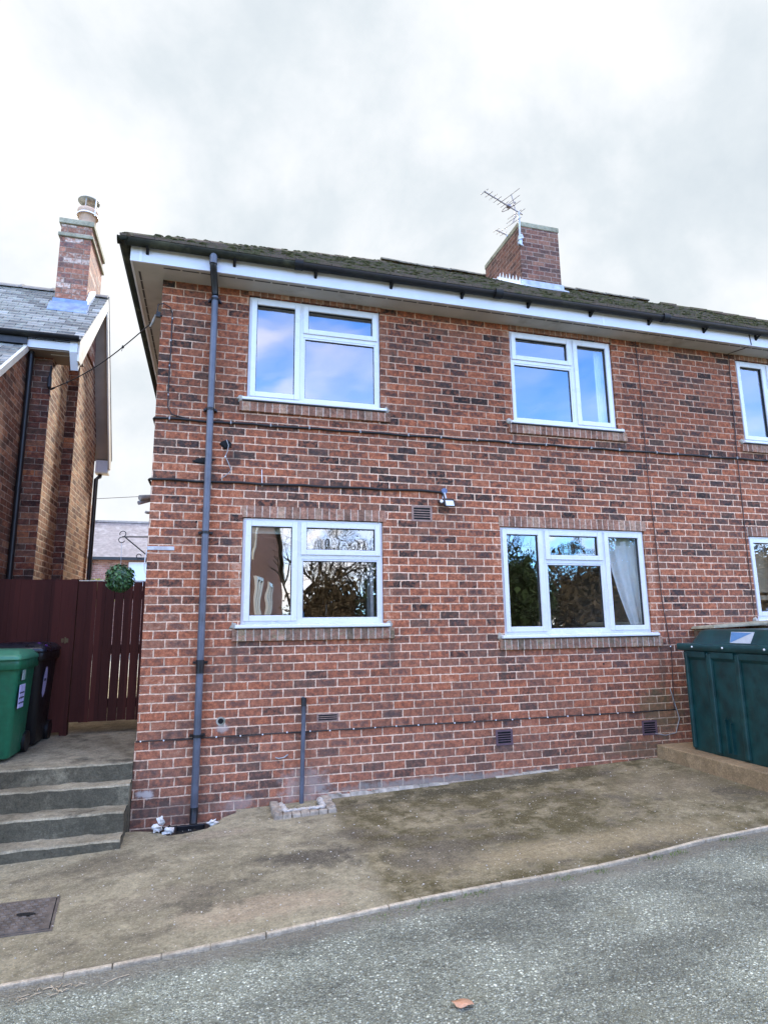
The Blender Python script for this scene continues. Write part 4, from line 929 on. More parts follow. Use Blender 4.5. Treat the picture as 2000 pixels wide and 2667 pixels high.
mb = MB(); mb.box(-1.80, XV-.03, NE-.006, Y1-.001, 4.560, 4.574); mb.box(X2+.001, XV-.03, Y1, 2.30, 4.560, 4.574); mb.build('soffit', plain('dark_soffit', (.23,.19,.15), .7, .1, 5), nb)
mb = MB(); mb.prism([(XV-.028,NE-.04,4.70),(XV-.028,NE-.04,4.555),(XV-.028,NE+.10,4.36),(XV-.028,NE+.24,4.56),(XV-.028,NE+.24,4.80)], (-.09,0,0)); mb.build('eaves_box', M_upvc, nb)
mb = gutter_run((-4.5,NE-.085,4.745), (XV+.0,NE-.085,4.745), (0,-1,0), None, '', .052); mb.build('gutter', M_gutter, nb)
mb = MB(); mb.box(-4.5, -1.75, NE-.06, NE+.02, 4.60, 4.70); mb.build('gutter_board', M_black, nb)
# lean-to wing roof
mb = MB(); nr = 26
for i in range(nr):
    a = wy0-.15 + (Y1-.03-wy0+.15)*i/nr; b = wy0-.15 + (Y1-.03-wy0+.15)*(i+1)/nr+.012; x = -5.005 + (.105 if i % 2 else 0)
    while x < X1+.0:
        xb = min(x+.21, X1+.0); mb.hexa([(x+.002,a,wz(a)-.01),(xb-.002,a,wz(a)-.01),(xb-.002,b,wz(b)-.016),(x+.002,b,wz(b)-.016),(x+.002,a-.004,wz(a)+.014),(xb-.002,a-.004,wz(a)+.014),(xb-.002,b,wz(b)),(x+.002,b,wz(b))]); x += .21
mb.add([(-5,wy0-.15,wz(wy0-.15)-.03),(X1+.03,wy0-.15,wz(wy0-.15)-.03),(X1+.03,Y1-.03,wz(Y1-.03)-.03),(-5,Y1-.03,wz(Y1-.03)-.03)], [(0,1,2,3)])
mb.build('wing_roof', M_slate, nb)
mb = MB(); mb.prism([(X1+.042,wy0-.15,wz(wy0-.15)+.02),(X1+.042,Y1-.06,wz(Y1-.06)+.02),(X1+.042,Y1-.06,wz(Y1-.06)-.075),(X1+.042,wy0-.15,wz(wy0-.15)-.075)][::-1], (-.04,0,0)); mb.build('bargeboard', M_cream, nb)
mb = MB(); mb.tube([(X1+.05,1.955,4.58),(X1+.05,1.955,4.1),(X1+.05,1.955,-.15)], .034, 10); mb.tube([(X1+.05,1.93,4.62),(X1+.05,1.955,4.54)], .042, 10); mb.build('downpipe', M_black, nb)
mb = MB(); mb.tube([(-1.30,NBk-.06,NZB-.29),(-1.30,NBk-.06,NZB-.33),(X3+.045,Y3-.02,NZB-.42),(X3+.045,Y3-.02,-.1)], .034, 10); mb.build('downpipe', M_black, nb)
# chimney
NCX0, NCX1, NCY0, NCY1 = -1.765, -1.338, 2.90, 3.86
mb = MB(); mb.box(NCX0, NCX1, NCY0, NCY1, 5.2, 6.855); mb.box(NCX0, NCX1, NCY0, NCY1, 6.914, 7.065); nch = mb.build('chimney', M_ncbrick, nb, bevel=.005)
mb = MB(); mb.box(NCX0-.03, NCX1+.03, NCY0-.03, NCY1+.03, 6.856, 6.913); mb.box(NCX0-.03, NCX1+.03, NCY0-.03, NCY1+.03, 7.066, 7.15); mb.build('stone_band', M_capstone, nch, bevel=.010)
mb = MB(); mb.box(NCX0-.02, NCX1+.02, NCY0-.022, NCY0-.001, 5.60, 5.835); mb.prism([(NCX0-.05,NCY0-.022,5.78),(NCX0-.05,NCY0-.022,5.66),(NCX0-.05,NCY0-.16,rz(NCY0-.16)+.02),(NCX0-.05,NCY0-.16,rz(NCY0-.16)+.035)], (NCX1-NCX0+.10,0,0)); mb.build('flashing', M_leadblue, nch)
mb = MB(); mb.prism([(NCX1+.003,NCY0-.02,5.85),(NCX1+.003,NCY0+.12,6.06),(NCX1+.003,NCY0+.30,6.18),(NCX1+.003,NCY0+.52,6.30),(NCX1+.003,NCY0+.50,6.12),(NCX1+.003,NCY0+.0,5.65)], (.012,0,0)); mb.build('flashing', M_white, nch)
mb = MB(); mb.lathe((-1.476,3.18,7.135), [(.135,0),(.130,.05),(.118,.28),(.150,.285),(.155,.36),(.148,.385),(.10,.385)], 22); pot = mb.build('chimney_pot', M_clay, nch)
mb = MB(); mb.lathe((-1.476,3.18,7.59), [(.0,.165),(.06,.155),(.155,.10),(.158,.09),(.0,.085)], 22)
for a in (.4,2.5,4.6): mb.tube([(-1.476+.13*math.cos(a),3.18+.13*math.sin(a),7.475),(-1.476+.125*math.cos(a),3.18+.125*math.sin(a),7.69)], .008, 5)
mb.build('cowl', M_steel, pot)
mb = MB(); mb.lathe((-1.476,3.18,7.415), [(.158,0),(.160,.02),(.156,.022)], 22); mb.tube([(-1.36,3.09,7.40),(-1.35,3.08,7.69)], .010, 5); mb.build('cowl_strap', M_white, pot)

# ------------------------------------------------------------------ fence and gate
FY = 1.40
def boards(mb, x0, x1, z0, z1, w, gaps, y0=FY, th=.018, wob=.0):
    x = x0; i = 0
    while x < x1-.02:
        gp = gaps[i % len(gaps)]; b = min(x+w-gp, x1); dz = random.uniform(-.004,.004); mb.box(x, b, y0+random.uniform(-.003,.003), y0+th, z0+dz, z1+random.uniform(-.003,.003)); x += w; i += 1
random.seed(2)
gt = thing('garden_gate', (-.45,FY,-.1), 'dark red boarded garden gate with light showing between the planks', 'gate')
mb = MB(); boards(mb, -.853, -.02, .012, 1.575, .0985, [.0015,.004,.002,.007,.006,.006,.005,.003]); mb.build('plank', M_redwood, gt)
mb = MB()
for z in (.20,.80,1.42): mb.box(-.845,-.03,FY+.020,FY+.055,z-.05,z+.05)
mb.build('rail', M_redwood, gt)
mb = MB(); mb.box(-.853,-.02,FY-.004,FY+.05,1.578,1.588); mb.build('capping', M_cream, gt)
fe = thing('board_fence', (-1.4,FY,-.1), 'dark red close-boarded fence behind the wheelie bins', 'fence')
mb = MB(); boards(mb, -2.6, -.865, -.085, 1.592, .105, [.001,.002,.0015,.001]); mb.build('plank', M_redwood, fe)
mb = MB()
for z in (.15,.80,1.45): mb.box(-2.6,-.90,FY+.021,FY+.06,z-.05,z+.05)
mb.build('rail', M_redwood, fe)
mb = MB(); mb.box(-.935,-.862,FY-.012,FY+.08,-.13,1.60); mb.build('post', M_redwood, fe)
mb = MB(); mb.box(-.99,-.965,FY-.005,FY-.001,.885,.93); mb.box(-.955,-.94,FY-.016,FY-.013,.875,.945); mb.box(-.94,-.915,FY-.016,FY-.013,.885,.93); mb.build('hinge', plain('brass_hinge', (.12,.09,.04), .5, .2, 20, .5, .4), fe)

# ------------------------------------------------------------------ bins
def rrect(cx, cy, w, d, r, z, n=4):
    P = []
    for (sx, sy, a0) in ((1,-1,-math.pi/2),(1,1,0),(-1,1,math.pi/2),(-1,-1,math.pi)):
        for k in range(n+1):
            a = a0 + math.pi/2*k/n; P.append((cx+sx*(w/2-r)+r*math.cos(a), cy+sy*(d/2-r)+r*math.sin(a), z))
    return P
def loft(mb, rings, capb=True, capt=True):
    n = len(rings[0]); vs = [p for r in rings for p in r]; fs = []
    for i in range(len(rings)-1):
        for k in range(n): fs.append((i*n+k, i*n+(k+1) % n, (i+1)*n+(k+1) % n, (i+1)*n+k))
    mb.add(vs, fs, True)
    if capb: mb.add(rings[0], [tuple(range(n))[::-1]])
    if capt: mb.add(rings[-1], [tuple(range(n))])
def wheelie_bin(cx, cy, z, label, body, lid, h=.93, sc_=1.):
    t = thing('wheelie_bin', (cx, cy, z), label, 'wheelie bin', 'wheelie bins on the path')
    mb = MB(); loft(mb, [rrect(cx, cy+.05, .44, .46, .05, z+.02), rrect(cx, cy+.05, .46, .49, .05, z+.05), rrect(cx, cy+.015, .53, .63, .06, z+h-.13), rrect(cx, cy+.012, .535, .64, .05, z+h-.10)]); b = mb.build('body', body, t)
    mb = MB(); loft(mb, [rrect(cx, cy, .555, .665, .045, z+h-.115), rrect(cx, cy, .585, .70, .045, z+h-.105), rrect(cx, cy, .585, .70, .045, z+h-.03), rrect(cx, cy, .575, .69, .045, z+h-.02)]); mb.build('rim', body, t)
    mb = MB(); loft(mb, [rrect(cx, cy-.015, .60, .74, .05, z+h-.022), rrect(cx, cy-.015, .605, .745, .05, z+h+.005), rrect(cx, cy-.01, .57, .71, .06, z+h+.022), rrect(cx, cy, .50, .62, .08, z+h+.055), rrect(cx, cy, .30, .40, .08, z+h+.068)]); mb.build('lid', lid, t)
    mb = MB(); mb.tube([(cx-.22,cy+.39,z+h-.01),(cx+.22,cy+.39,z+h-.01)], .016, 8); mb.box(cx-.23,cx-.19,cy+.32,cy+.40,z+h-.05,z+h+.01); mb.box(cx+.19,cx+.23,cy+.32,cy+.40,z+h-.05,z+h+.01); mb.build('handle', body, t)
    for s in (-1, 1):
        mb = MB(); mb.tube([(cx+s*.215,cy+.27,z+.10),(cx+s*.262,cy+.27,z+.10)], .10, 18); mb.build('wheel', M_black, t)
    return t
random.seed(1)
gb = wheelie_bin(-1.335, .42, -.145, 'green wheelie bin with pale green lid at the top of the steps', M_gbin, M_glid)
mb = MB(); xr = -.995
mb.prism([(-1.061,.19,.32),(-1.061,.36,.32),(-1.055,.36,.53),(-1.055,.19,.53)], (.004,0,0)); l1 = mb.build('label', M_label, gb)
mb = MB(); [mb.box(-1.0585+.0003*k,-1.0505,.20,.34,.36+.045*k,.372+.045*k) for k in range(3)]; mb.build('print', M_labeld, l1)
mb = MB(); mb.prism([(-1.053,.22,.57),(-1.053,.31,.57),(-1.049,.31,.66),(-1.049,.22,.66)], (.004,0,0)); mb.build('label', plain('grey_label', (.25,.32,.30), .5, .1, 30), gb)
bb = wheelie_bin(-1.275, 1.03, -.130, 'black wheelie bin with navy lid behind the green bin', M_bbin, M_blid, .965)
mb = MB(); n = 20; mb.add([(-1.0085+.020*math.sin(6.283*k/n)*.5, .90+.075*math.cos(6.283*k/n), .50+.155*math.sin(6.283*k/n)) for k in range(n)], [tuple(range(n))]); lo = mb.build('label', M_label, bb)
mb = MB(); mb.box(-1.006,-1.0055,.84,.96,.56,.60); mb.box(-1.005,-1.0045,.85,.93,.51,.535); mb.build('print', M_labeld, lo)
mb = MB(); mb.blob((-1.07,.80,.868), .07,.10,.022, 9, 5, .5); tag(mb.build('plastic_bag', M_plum), 'crumpled purple plastic sheet lying on the black bin lid', 'bag')
mb = MB(); mb.blob((-1.13,.74,.862), .05,.03,.012, 8, 5, .5); tag(mb.build('paper_scrap', M_white), 'white scrap of paper on the black bin lid', 'paper')

# ------------------------------------------------------------------ oil tank on its plinth, boundary wall
mb = MB(); mb.box(5.66, 7.4, -3.2, -.013, -.95, -.372); tag(mb.build('tank_plinth', M_plinth, bevel=.012), 'tan concrete plinth under the dark green tank', 'plinth')
tk = thing('oil_tank', (6.5,-1.3,-.37), 'big dark green ribbed oil tank standing on a concrete plinth', 'tank')
TX, TY0, TY1, TZ0, TZ1 = 5.855, -.335, -2.35, -.370, .715
mb = MB(); loft(mb, [rrect(6.485, (TY0+TY1)/2, 1.24, TY0-TY1-.03, .07, TZ0), rrect(6.485, (TY0+TY1)/2, 1.26, TY0-TY1, .07, TZ0+.05), rrect(6.485, (TY0+TY1)/2, 1.26, TY0-TY1, .07, TZ1)]); mb.build('body', M_tank, tk)
for (a, b) in ((-.40,-.455),(-.72,-.80),(-1.10,-1.17),(-1.52,-1.59),(-1.95,-2.02)):
    mb = MB(); mb.prism([(TX-.0,a,TZ0+.02),(TX-.032,a-.012,TZ0+.03),(TX-.032,b+.012,TZ0+.03),(TX-.0,b,TZ0+.02)], (.0,0,TZ1-TZ0-.06)); mb.build('rib', M_tank, tk, bevel=.008)
mb = MB()
for (a, b) in ((-.455,-.72),(-.80,-1.10),(-1.17,-1.52),(-1.59,-1.95)): mb.prism([(TX+.004,a,.60),(TX-.030,a,.64),(TX-.030,a,.70),(TX+.004,a,.70)], (0,b-a,0))
mb.build('panel_head', M_tank, tk)
mb = MB(); mb.prism([(TX+.0,-.885,-.32),(TX-.028,-.892,-.32),(TX-.028,-.905,-.32),(TX+.0,-.912,-.32)], (0,0,.34)); mb.prism([(TX+.0,-.955,-.32),(TX-.028,-.962,-.32),(TX-.028,-.972,-.32),(TX+.0,-.979,-.32)], (0,0,.31)); mb.build('rib', M_tank, tk)
mb = MB(); loft(mb, [rrect(6.485, (TY0+TY1)/2, 1.30, TY0-TY1+.04, .05, TZ1-.01), rrect(6.485, (TY0+TY1)/2, 1.345, TY0-TY1+.085, .05, TZ1), rrect(6.485, (TY0+TY1)/2, 1.345, TY0-TY1+.085, .05, TZ1+.06), rrect(6.485, (TY0+TY1)/2, 1.33, TY0-TY1+.07, .05, TZ1+.07)]); mb.build('rim', M_tank, tk)
mb = MB(); loft(mb, [rrect(6.485, (TY0+TY1)/2, 1.14, TY0-TY1-.12, .08, TZ1+.068), rrect(6.485, (TY0+TY1)/2, 1.02, TY0-TY1-.27, .10, TZ1+.205), rrect(6.485, (TY0+TY1)/2, .94, TY0-TY1-.36, .10, TZ1+.225)]); mb.build('lid', M_tank, tk)
for y in (-.56,-.985,-1.5,-2.0):
    mb = MB(); mb.blob((5.812,y,TZ1+.035), .009,.012,.012, 8, 6, 0); mb.build('bolt', M_white, tk)
xl = lambda z: 5.915 + (z-.783)*.06/.137
mb = MB(); mb.prism([(xl(.80)-.004,-.985,.800),(xl(.80)-.004,-1.245,.800),(xl(.915)-.004,-1.265,.915),(xl(.915)-.004,-.970,.915)], (.003,0,0)); lb = mb.build('label', M_labelw, tk)
mb = MB(); mb.prism([(xl(.80)-.0055,-.99,.803),(xl(.905)-.0055,-1.235,.905),(xl(.912)-.0055,-.975,.912)], (.0012,0,0)); mb.build('print', M_labelb, lb)
M_bwall = brickmat('boundary_brick', seed=40., ramp=[(0,(.08,.06,.04)),(.4,(.16,.10,.06)),(.7,(.22,.12,.08)),(1,(.26,.22,.10))], mortar=(.20,.17,.11), dark=.3)
bw = thing('boundary_wall', (6.6,-1.4,-.5), 'low mossy brick boundary wall with stone coping behind the tank', 'wall')
mb = MB(); mb.box(7.15, 7.38, -3.2, -.014, -.6, .96); mb.box(6.36,7.15,-.14,-.014,-.6,.93); mb.build('brickwork', M_bwall, bw)
mb = MB(); mb.hexa([(6.30,-.40,.945),(7.45,-.40,.985),(7.45,-.013,.985),(6.30,-.013,.935),(6.32,-.38,.985),(7.45,-.40,1.03),(7.45,-.013,1.03),(6.33,-.013,.968)]); mb.box(7.1,7.45,-3.2,-.402,.965,1.025); mb.build('coping', M_capstone, bw, bevel=.012)

# ------------------------------------------------------------------ things seen through the glass
random.seed(6)
def curtain(x_at_top, z1, z0, y, name='curtain'):
    mb = MB(); nz, nx = 14, 26; vs = []
    for i in range(nz+1):
        f = i/nz; z = z1 + (z0-z1)*f
        l, r = x_at_top(f)
        for k in range(nx+1):
            u = k/nx; vs.append((l+(r-l)*u, y + .022*math.sin(u*22)*(1-.4*f), z))
    fs = [(i*(nx+1)+k, i*(nx+1)+k+1, (i+1)*(nx+1)+k+1, (i+1)*(nx+1)+k) for i in range(nz) for k in range(nx)]
    mb.add(vs, fs, True); return mb
o = curtain(lambda f: (5.30 + .30*f**1.5, 5.80), 2.02, .90, .125).build('curtain', M_curtain); tag(o, 'pale curtain gathered to the right behind the three-part window', 'curtain')
mb = MB(); mb.box(5.2,5.82,.13,.15,1.97,2.12); tag(mb.build('curtain_pelmet', M_blind), 'pale pelmet above the gathered curtain', 'pelmet')
mb = MB(); mb.box(.93,1.47,.13,.145,2.0,2.12); tag(mb.build('roller_blind', M_blind), 'rolled pale blind at the top of the kitchen window', 'blind')
mb = MB(); mb.tube([(1.835,.30,1.06),(1.835,.30,1.26),(1.85,.27,1.30),(1.87,.22,1.285)], .013, 8); tag(mb.build('kitchen_tap', M_chrome), 'chrome tap behind the kitchen window', 'tap')
bt = thing('soap_bottle', (1.54,.16,1.06), 'pale blue bottle on the kitchen window sill', 'bottle')
mb = MB(); mb.lathe((1.54,.16,1.06), [(.0,0),(.03,.0),(.032,.10),(.022,.13)], 12); mb.build('body', M_blue, bt); mb = MB(); mb.lathe((1.54,.16,1.19), [(.022,0),(.012,.01),(.012,.05),(.0,.055)], 10); mb.build('cap', M_white, bt)
mb = MB(); mb.box(1.61,1.665,.15,.19,1.06,1.095); tag(mb.build('sponge', M_white), 'white block on the kitchen window sill', 'sponge')
mb = MB(); mb.box(2.29,2.325,.14,.30,1.06,2.1); tag(mb.build('window_board', M_upvc), 'white upright inside the right of the kitchen window', 'frame')
for x_, z_ in ((2.30,1.52),(2.305,1.25)): pass
o = curtain(lambda f: (5.37,5.52), 4.58, 3.46, .17).build('curtain', M_curtain); tag(o, 'pale curtain edge inside the right upstairs window', 'curtain')
mb = MB(); random.seed(9)
for k in range(6): mb.blob((7.50+.05*k, .16, 1.08+.03*(k % 3)), .05, .03, .05, 8, 5, .5)
tag(mb.build('net_curtain', M_labelw), 'crumpled pale net in the far right window', 'curtain')
mb = MB(); mb.box(7.45,8.2,.25,.28,1.40,1.95); mb.box(7.45,8.2,.24,.29,1.30,1.36); tag(mb.build('wooden_cupboard', M_wood2), 'pine coloured cupboard behind the far right window', 'cupboard')

# ------------------------------------------------------------------ far house through the gap
fh = thing('terraced_house', (-3,22,0), 'distant brick terraced house with grey roof seen past the corner', 'house')
mb = MB(); mb.box(-9, 4, 22.0, 28, -.1, 4.0); mb.build('wall', M_fbrick, fh)
mb = MB(); mb.prism([(-9.3,21.7,4.02),(-9.3,25,6.05),(-9.3,28.3,4.02)], (13.6,0,0)); rf = mb.build('roof', M_rooffar, fh)
mb = MB(); mb.prism([(-9.3,24.9,6.03),(-9.3,25,6.14),(-9.3,25.1,6.03)], (13.6,0,0)); mb.build('ridge', M_ridge, rf)
mb = MB(); mb.box(-5.9,-4.95,24.3,25.2,4.6,6.75); mb.tube([(-5.35,24.7,6.75),(-5.35,24.7,7.3)], .13, 10); mb.build('chimney', M_fbrick, rf)
mb = MB(); mb.box(-9.3, 4.3, 21.6, 21.72, 3.90, 4.02); mb.build('gutter', M_black, fh)
mb = MB(); mb.tube([(-4.33,21.9,3.95),(-4.33,21.9,0)], .05, 8); mb.build('downpipe', M_black, fh)
mb = MB(); mb.ring(-2.85,-1.2,2.9,3.85,.07,21.94,22.0); w = mb.build('window', M_upvc, fh); mb = MB(); mb.quad((-2.78,21.96,2.97),(-1.27,21.96,2.97),(-1.27,21.96,3.78),(-2.78,21.96,3.78)); mb.build('glass', plain('pale_blue_pane', (.62,.72,.86), .25, .04, 2), w); mb = MB(); mb.box(-2.9,-1.15,21.86,21.95,2.80,2.895); mb.build('sill', M_upvc, w)  # the pane is a plain pale blue surface
o = wire('phone_line', [(-9,21,6.35),(-4,20.5,6.3),(3,20,6.9)], .012, M_thin, 'thin wire crossing the sky above the distant roof')
def leafmass(name, boxes, n, s, mats, label=None, cat=None, parent=None, group=None):
    pass
def foliage(c, r, n, s, mat, name, parent, jitter=.25, flat=1.):
    mb = MB(); sd = random.random()*50
    for i in range(n):
        d = Vector((random.gauss(0,1), random.gauss(0,1), random.gauss(0,1))).normalized(); k = random.random()**.45
        w = 1 + jitter*noise.noise(d*2.3 + Vector((sd,0,0)))*2
        p = Vector((c[0]+d.x*r[0]*k*w, c[1]+d.y*r[1]*k*w, c[2]+d.z*r[2]*k*w))
        a = Vector((random.gauss(0,1), random.gauss(0,1), random.gauss(0,1))).normalized(); b = a.orthogonal().normalized(); q = s*random.uniform(.6,1.4)
        mb.add([tuple(p+a*q), tuple(p+b*q*.5), tuple(p-a*q), tuple(p-b*q*.5)], [(0,1,2,3)])
    return mb.build(name, mat, parent)
bs = thing('garden_shrub', (-3.4,14,0), 'yellowish green shrub top showing above the fence', 'shrub')
foliage((-2.75,14,2.1), (.75,.6,.45), 900, .06, plain('yellow_green_leaf', (.22,.26,.05), .7, .3, 5), 'foliage', bs)

# ------------------------------------------------------------------ across the lane: what the windows reflect
random.seed(12)
def bare_tree(x, y, z, h, label, seed):
    rnd = random.Random(seed); t = thing('bare_tree', (x, y, z), label, 'tree', 'bare trees across the lane')
    tr = MB(); br = MB()
    def grow(p, d, L, r, depth):
        pts = [p]; q = Vector(p); dd = Vector(d)
        for i in range(3):
            dd = (dd + Vector((rnd.uniform(-.18,.18), rnd.uniform(-.18,.18), rnd.uniform(-.02,.12)))).normalized(); q = q + dd*L/3; pts.append(tuple(q))
        (tr if depth == 0 else br).tube(pts, [r, r*.88, r*.76, r*.62], 5 if depth < 2 else 3, False)
        if depth >= 6: return
        for i in range(3 if depth < 4 else 2):
            a = dd.orthogonal().normalized(); a.rotate(Matrix.Rotation(rnd.random()*6.28, 3, dd)); nd = (dd + a*rnd.uniform(.35,.95)).normalized()
            st_ = Vector(pts[rnd.choice((2,3,3))]); grow(tuple(st_), nd, L*rnd.uniform(.62,.85), max(r*.55, .006), depth+1)
    grow((x, y, z), Vector((rnd.uniform(-.08,.08), rnd.uniform(-.08,.08), 1)).normalized(), h*.28, h*.022, 0)
    tr.build('trunk', M_bark, t); br.build('branches', M_bark, t)
TL = ['leafless tree mirrored in the %s' % s for s in ('left side of the kitchen window','middle of the kitchen window','top right of the kitchen window','left pane of the three-part window','middle of the three-part window','right part of the three-part window')]
for i, (x, y, h) in enumerate([(4.3,-20.5,7.2),(5.2,-19.5,7.2),(7.2,-18.5,7.0),(12.6,-19,7.2),(14.9,-21,7.6),(18.6,-20,7.2)]): bare_tree(x, y, -.3, h, TL[i], 40+i)
for (c, r, n, mat, lab) in [((7.6,-16.5,2.0),(1.3,1.3,2.6),2600,M_everg,'dark conical evergreen mirrored at the right of the kitchen window'),
                          ((5.2,-17.5,1.2),(1.8,1.2,2.0),2600,M_hedge,'brown twiggy shrub mirrored low in the kitchen window'),
                          ((12.6,-16,1.7),(1.5,1.3,2.3),3200,M_everg,'rounded evergreen mirrored in the left pane of the three-part window'),
                          ((16.3,-16.5,1.6),(2.6,1.3,2.4),4200,M_hedge,'broad brown hedge mirrored in the middle pane of the three-part window'),
                          ((18.9,-17,2.2),(2.3,1.3,3.4),3600,M_everg,'dark hedge mirrored beside the gathered curtain'),
                          ((26.5,-17,2.0),(3.2,1.3,2.9),4200,M_hedge,'brown hedge added to keep bright sky out of the far right window')]:  # last hedge is added to block bright sky from the window reflection
    t = thing('hedge_shrub', (c[0], c[1], -.3), lab, 'shrub', 'evergreens and hedge across the lane')
    foliage(c, r, n*3, .075, mat, 'foliage', t); foliage((c[0],c[1],c[2]-.3), (r[0]*.75,r[1]*.75,r[2]*.8), n//2, .22, mat, 'inner_foliage', t)
bf = thing('panel_fence', (15,-13.5,-.2), 'grey panel fence mirrored low in the three-part window', 'fence')
mb = MB(); mb.box(11,24,-13.55,-13.5,-.5,.75); mb.build('panel', plain('grey_fence', (.12,.12,.11), .8, .15, 4), bf)
for x in (12.0,15.6,19.2,22.8):
    mb = MB(); mb.box(x-.07,x+.07,-13.49,-13.38,-.5,1.0); mb.build('post', plain('pale_post', (.24,.23,.21), .8, .1, 4) if x == 12.0 else bpy.data.materials['pale_post'], bf)
rh = thing('gabled_house', (-1,-20,0), 'brick gable with cream bargeboard mirrored in the left kitchen pane', 'house')
gx = lambda y: 2.57 + .18*(-18.4-y)                          # the gable wall runs obliquely away from the lane
ZAP = 8.0; gz = lambda y: ZAP - .405*(-18.4-y) if y < -18.4 else ZAP - .9*(y+18.4)
mb = MB(); mb.prism([(gx(-13.6),-13.6,-.4),(gx(-29.2),-29.2,-.4),(gx(-29.2),-29.2,gz(-29.2)),(gx(-18.4),-18.4,ZAP),(gx(-13.6),-13.6,gz(-13.6))], (-8,-1.44,0)); mb.build('wall', M_fbrick, rh)
mb = MB()
for ya, yb in ((-29.6,-18.4),(-18.4,-13.3)): mb.prism([(gx(ya)+.25,ya,gz(ya)+.03),(gx(yb)+.25,yb,gz(yb)+.03),(gx(yb)+.25,yb,gz(yb)+.2),(gx(ya)+.25,ya,gz(ya)+.2)], (-8.4,-1.5,0))
mb.build('roof', M_rooffar, rh)
mb = MB()
for ya, yb in ((-29.6,-18.4),(-18.4,-13.3)): mb.prism([(gx(ya)+.27,ya,gz(ya)-.22),(gx(yb)+.27,yb,gz(yb)-.22),(gx(yb)+.27,yb,gz(yb)+.06),(gx(ya)+.27,ya,gz(ya)+.06)], (-.05,0,0))
mb.build('bargeboard', M_cream, rh)
for y0_, y1_ in ((-17.6,-16.0),(-21.6,-19.8)):
    mb = MB(); P = lambda y, z, o: (gx(y)+o, y, z)
    for (a_, b_, c_, d_) in ((y0_,y1_,1.15,1.3),(y0_,y1_,2.65,2.8),(y0_,y0_+.15,1.3,2.65),(y1_-.15,y1_,1.3,2.65),((y0_+y1_)/2-.07,(y0_+y1_)/2+.07,1.3,2.65)):
        mb.hexa([P(a_,c_,.0),P(a_,c_,.08),P(b_,c_,.08),P(b_,c_,.0),P(a_,d_,.0),P(a_,d_,.08),P(b_,d_,.08),P(b_,d_,.0)])
    w = mb.build('window', M_upvc, rh); mb = MB(); mb.quad(P(y0_,1.2,.03),P(y1_,1.2,.03),P(y1_,2.75,.03),P(y0_,2.75,.03)); mb.build('glass', M_dark, w)

# ------------------------------------------------------------------ small ground litter
def weeds(spots, n, label):
    mb = MB()
    for (x, y, s) in spots:
        z = roadz(x, y)-.004
        for i in range(n):
            a = random.random()*6.28; q = Vector((x+random.gauss(0,s), y+random.gauss(0,s*.4), z)); d = Vector((math.cos(a)*.4, math.sin(a)*.4, 1)).normalized()*random.uniform(.010,.030); w = Vector((math.sin(a), -math.cos(a), 0))*.003
            mb.add([tuple(q-w), tuple(q+w), tuple(q+d)], [(0,1,2)])
    return mb
random.seed(14)
tag(weeds([(1.95,-2.39,.06),(2.12,-2.37,.05),(1.66,-2.44,.07),(2.35,-2.36,.05),(3.0,-2.37,.05),(3.25,-2.36,.05),(3.75,-2.31,.05),(3.95,-2.29,.05),(4.5,-2.22,.05)], 60, '').build('moss_tuft', M_grass), kind='stuff')
mb = MB()
for i in range(22):
    x, y = -.04+random.gauss(0,.10), -2.57+random.gauss(0,.03); a = random.uniform(-1.5,1.5); L = random.uniform(.006,.026); z = roadz(x, y)-.002
    mb.tube([(x-L*math.cos(a), y-L*math.sin(a), z+.006), (x, y, z+random.uniform(.006,.016)), (x+L*math.cos(a), y+L*math.sin(a), z+.006)], .003, 4)
mb.tube([(.16,-2.60,roadz(.1,-2.6)+.003),(.22,-2.575,roadz(.2,-2.6)+.006),(.28,-2.56,roadz(.3,-2.6)+.004)], .003, 5)
tag(mb.build('dry_twigs', M_straw), kind='stuff')
lz = roadz(1.80,-3.385) + .0
mb = MB(); n = 16; cv = []
for k in range(n):
    a = 6.283*k/n; rr = 1 + .12*math.sin(3*a+1) + random.uniform(-.05,.05); cv.append((1.80+math.cos(a)*.047*rr, -3.385+math.sin(a)*.030*rr-.012*math.cos(a), lz+.004+.012*abs(math.sin(a*1.5))))
mb.add(cv + [(1.80,-3.385,lz+.012)], [(k, (k+1) % n, n) for k in range(n)], True)
lf = tag(mb.build('fallen_leaf', M_leaf), 'orange brown dead leaf lying on the road', 'leaf'); sm_ = lf.modifiers.new('thick', 'SOLIDIFY'); sm_.thickness = .0015
mb = MB(); random.seed(17)                                   # loose pale grit
for i in range(330):
    x = random.uniform(-.6,6); y = random.uniform(-2.9,-.25)
    if x < 0 and y > -.75: continue
    z = slabz(x, y)+.002 if y > ykerb(x) else roadz(x, y)-.006; s = random.uniform(.002,.0055)
    mb.blob((x, y, z), s*1.3, s, s*.8, 5, 3, .4)
tag(mb.build('loose_grit', plain('pale_grit', (.58,.55,.48), .8, .3, 40)), kind='stuff')

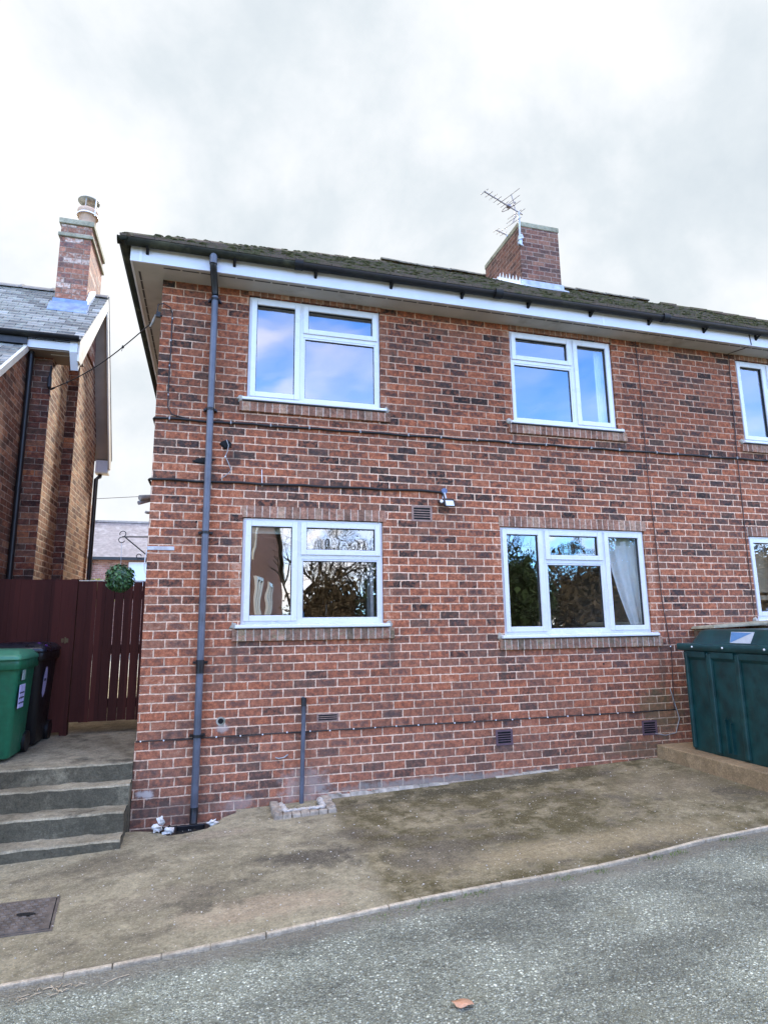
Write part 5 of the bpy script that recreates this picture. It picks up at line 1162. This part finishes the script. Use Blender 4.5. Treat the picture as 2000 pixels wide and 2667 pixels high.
# ------------------------------------------------------------------ world, sun, camera
w = bpy.data.worlds.new('World'); sc.world = w; w.use_nodes = True; t = NT(w.node_tree)
bg = t.n['Background']
SUN_EL, SUN_AZ = R(40), R(17)                                # azimuth from +Y towards +X: the sun stands behind the house
sky = t.node('ShaderNodeTexSky', sky_type='NISHITA'); sky.sun_disc = False; sky.sun_elevation = SUN_EL; sky.sun_rotation = SUN_AZ; sky.air_density = 1.; sky.dust_density = .6; sky.ozone_density = 1.5
tc = t.node('ShaderNodeTexCoord'); dirv = tc.outputs['Generated']; dx, dy, dz = t.sep(dirv)
zc = t.m('ADD', t.m('MAXIMUM', dz, 0), .22); cp = t.comb(t.m('DIVIDE', dx, zc), t.m('DIVIDE', dy, zc), 0.)
wsp = t.noise(t.vm('ADD', cp, (3.1,1.7,0)), .75, 6, .55, False, .5)
wis2 = t.noise(t.comb(t.m('MULTIPLY', dx, 1.1), dy, t.m('MULTIPLY', dz, 3.2)), 3.0, 5, .5, False, .4)
front = t.step(dy, -.45, .15)
clear = t.m('MULTIPLY', t.m('SUBTRACT', 1, front), t.m('MULTIPLY', t.step(dx, -.05, .36), t.m('MULTIPLY', t.step(dz, .16, .30), t.step(dz, .66, .52))))
cover = t.step(t.m('ADD', t.m('MULTIPLY', wsp, .5), t.m('MULTIPLY', wis2, .5)), t.m('MULTIPLY_ADD', front, -.50, .42), t.m('MULTIPLY_ADD', front, -.45, .66))
# low band of haze near the horizon is always cloudy; clouds behind the viewer are raised to light the facade
shade = t.m('ADD', t.m('MULTIPLY', wsp, .12), t.m('MULTIPLY', t.noise(t.vm('ADD', dirv, (5.2,1.3,2.1)), 2.7, 7, .58, False, .15), .90))
cf = t.ramp(shade, [(.38,(2.40,2.65,2.86)),(.46,(2.66,2.88,3.06)),(.53,(3.02,3.17,3.32)),(.62,(3.45,3.52,3.64))])
cb = t.ramp(shade, [(.38,(15.0,13.4,12.1)),(.52,(18.6,16.7,15.0)),(.66,(21.2,19.2,17.3))])
cloud = t.mix(t.step(dy, -.30, .10), cb, cf)
cover = t.m('MULTIPLY', cover, t.m('MULTIPLY_ADD', clear, -.66, 1.))
skyb = t.mix(1, sky.outputs[0], (1.20,2.45,4.0), 'MULTIPLY')
t.put(bg.inputs['Color'], t.mix(cover, skyb, cloud)); bg.inputs['Strength'].default_value = .10
sun = bpy.data.lights.new('sun', 'SUN'); sun.energy = 3.2; sun.angle = R(10); sun.color = (1,.95,.87)
so = bpy.data.objects.new('sun', sun); COL.objects.link(so)
sd = Vector((math.sin(SUN_AZ)*math.cos(SUN_EL), math.cos(SUN_AZ)*math.cos(SUN_EL), math.sin(SUN_EL))); so.rotation_euler = sd.to_track_quat('Z', 'Y').to_euler(); so.location = sd*40

cam = bpy.data.cameras.new('camera'); co = bpy.data.objects.new('camera', cam); COL.objects.link(co)
rx, ux, fw = Vector((0.96265636,-0.27042827,-0.01269995)), Vector((-0.03721478,-0.17864906,0.98320882)), Vector((0.2681563,0.94601959,0.18204158))
co.matrix_world = Matrix(((rx.x,ux.x,-fw.x,0.61531348),(rx.y,ux.y,-fw.y,-6.34787),(rx.z,ux.z,-fw.z,1.03630859),(0,0,0,1)))
cam.sensor_fit = 'VERTICAL'; cam.sensor_height = 36; cam.sensor_width = 27; cam.lens = 21.411; cam.clip_start = .05; cam.clip_end = 2000
sc.camera = co
sc.view_settings.view_transform = 'Standard'; sc.view_settings.look = 'None'; sc.view_settings.exposure = 1.60; sc.view_settings.gamma = 1
sc.cycles.max_bounces = 8; sc.cycles.transparent_max_bounces = 12
sc.cycles.use_denoising = True
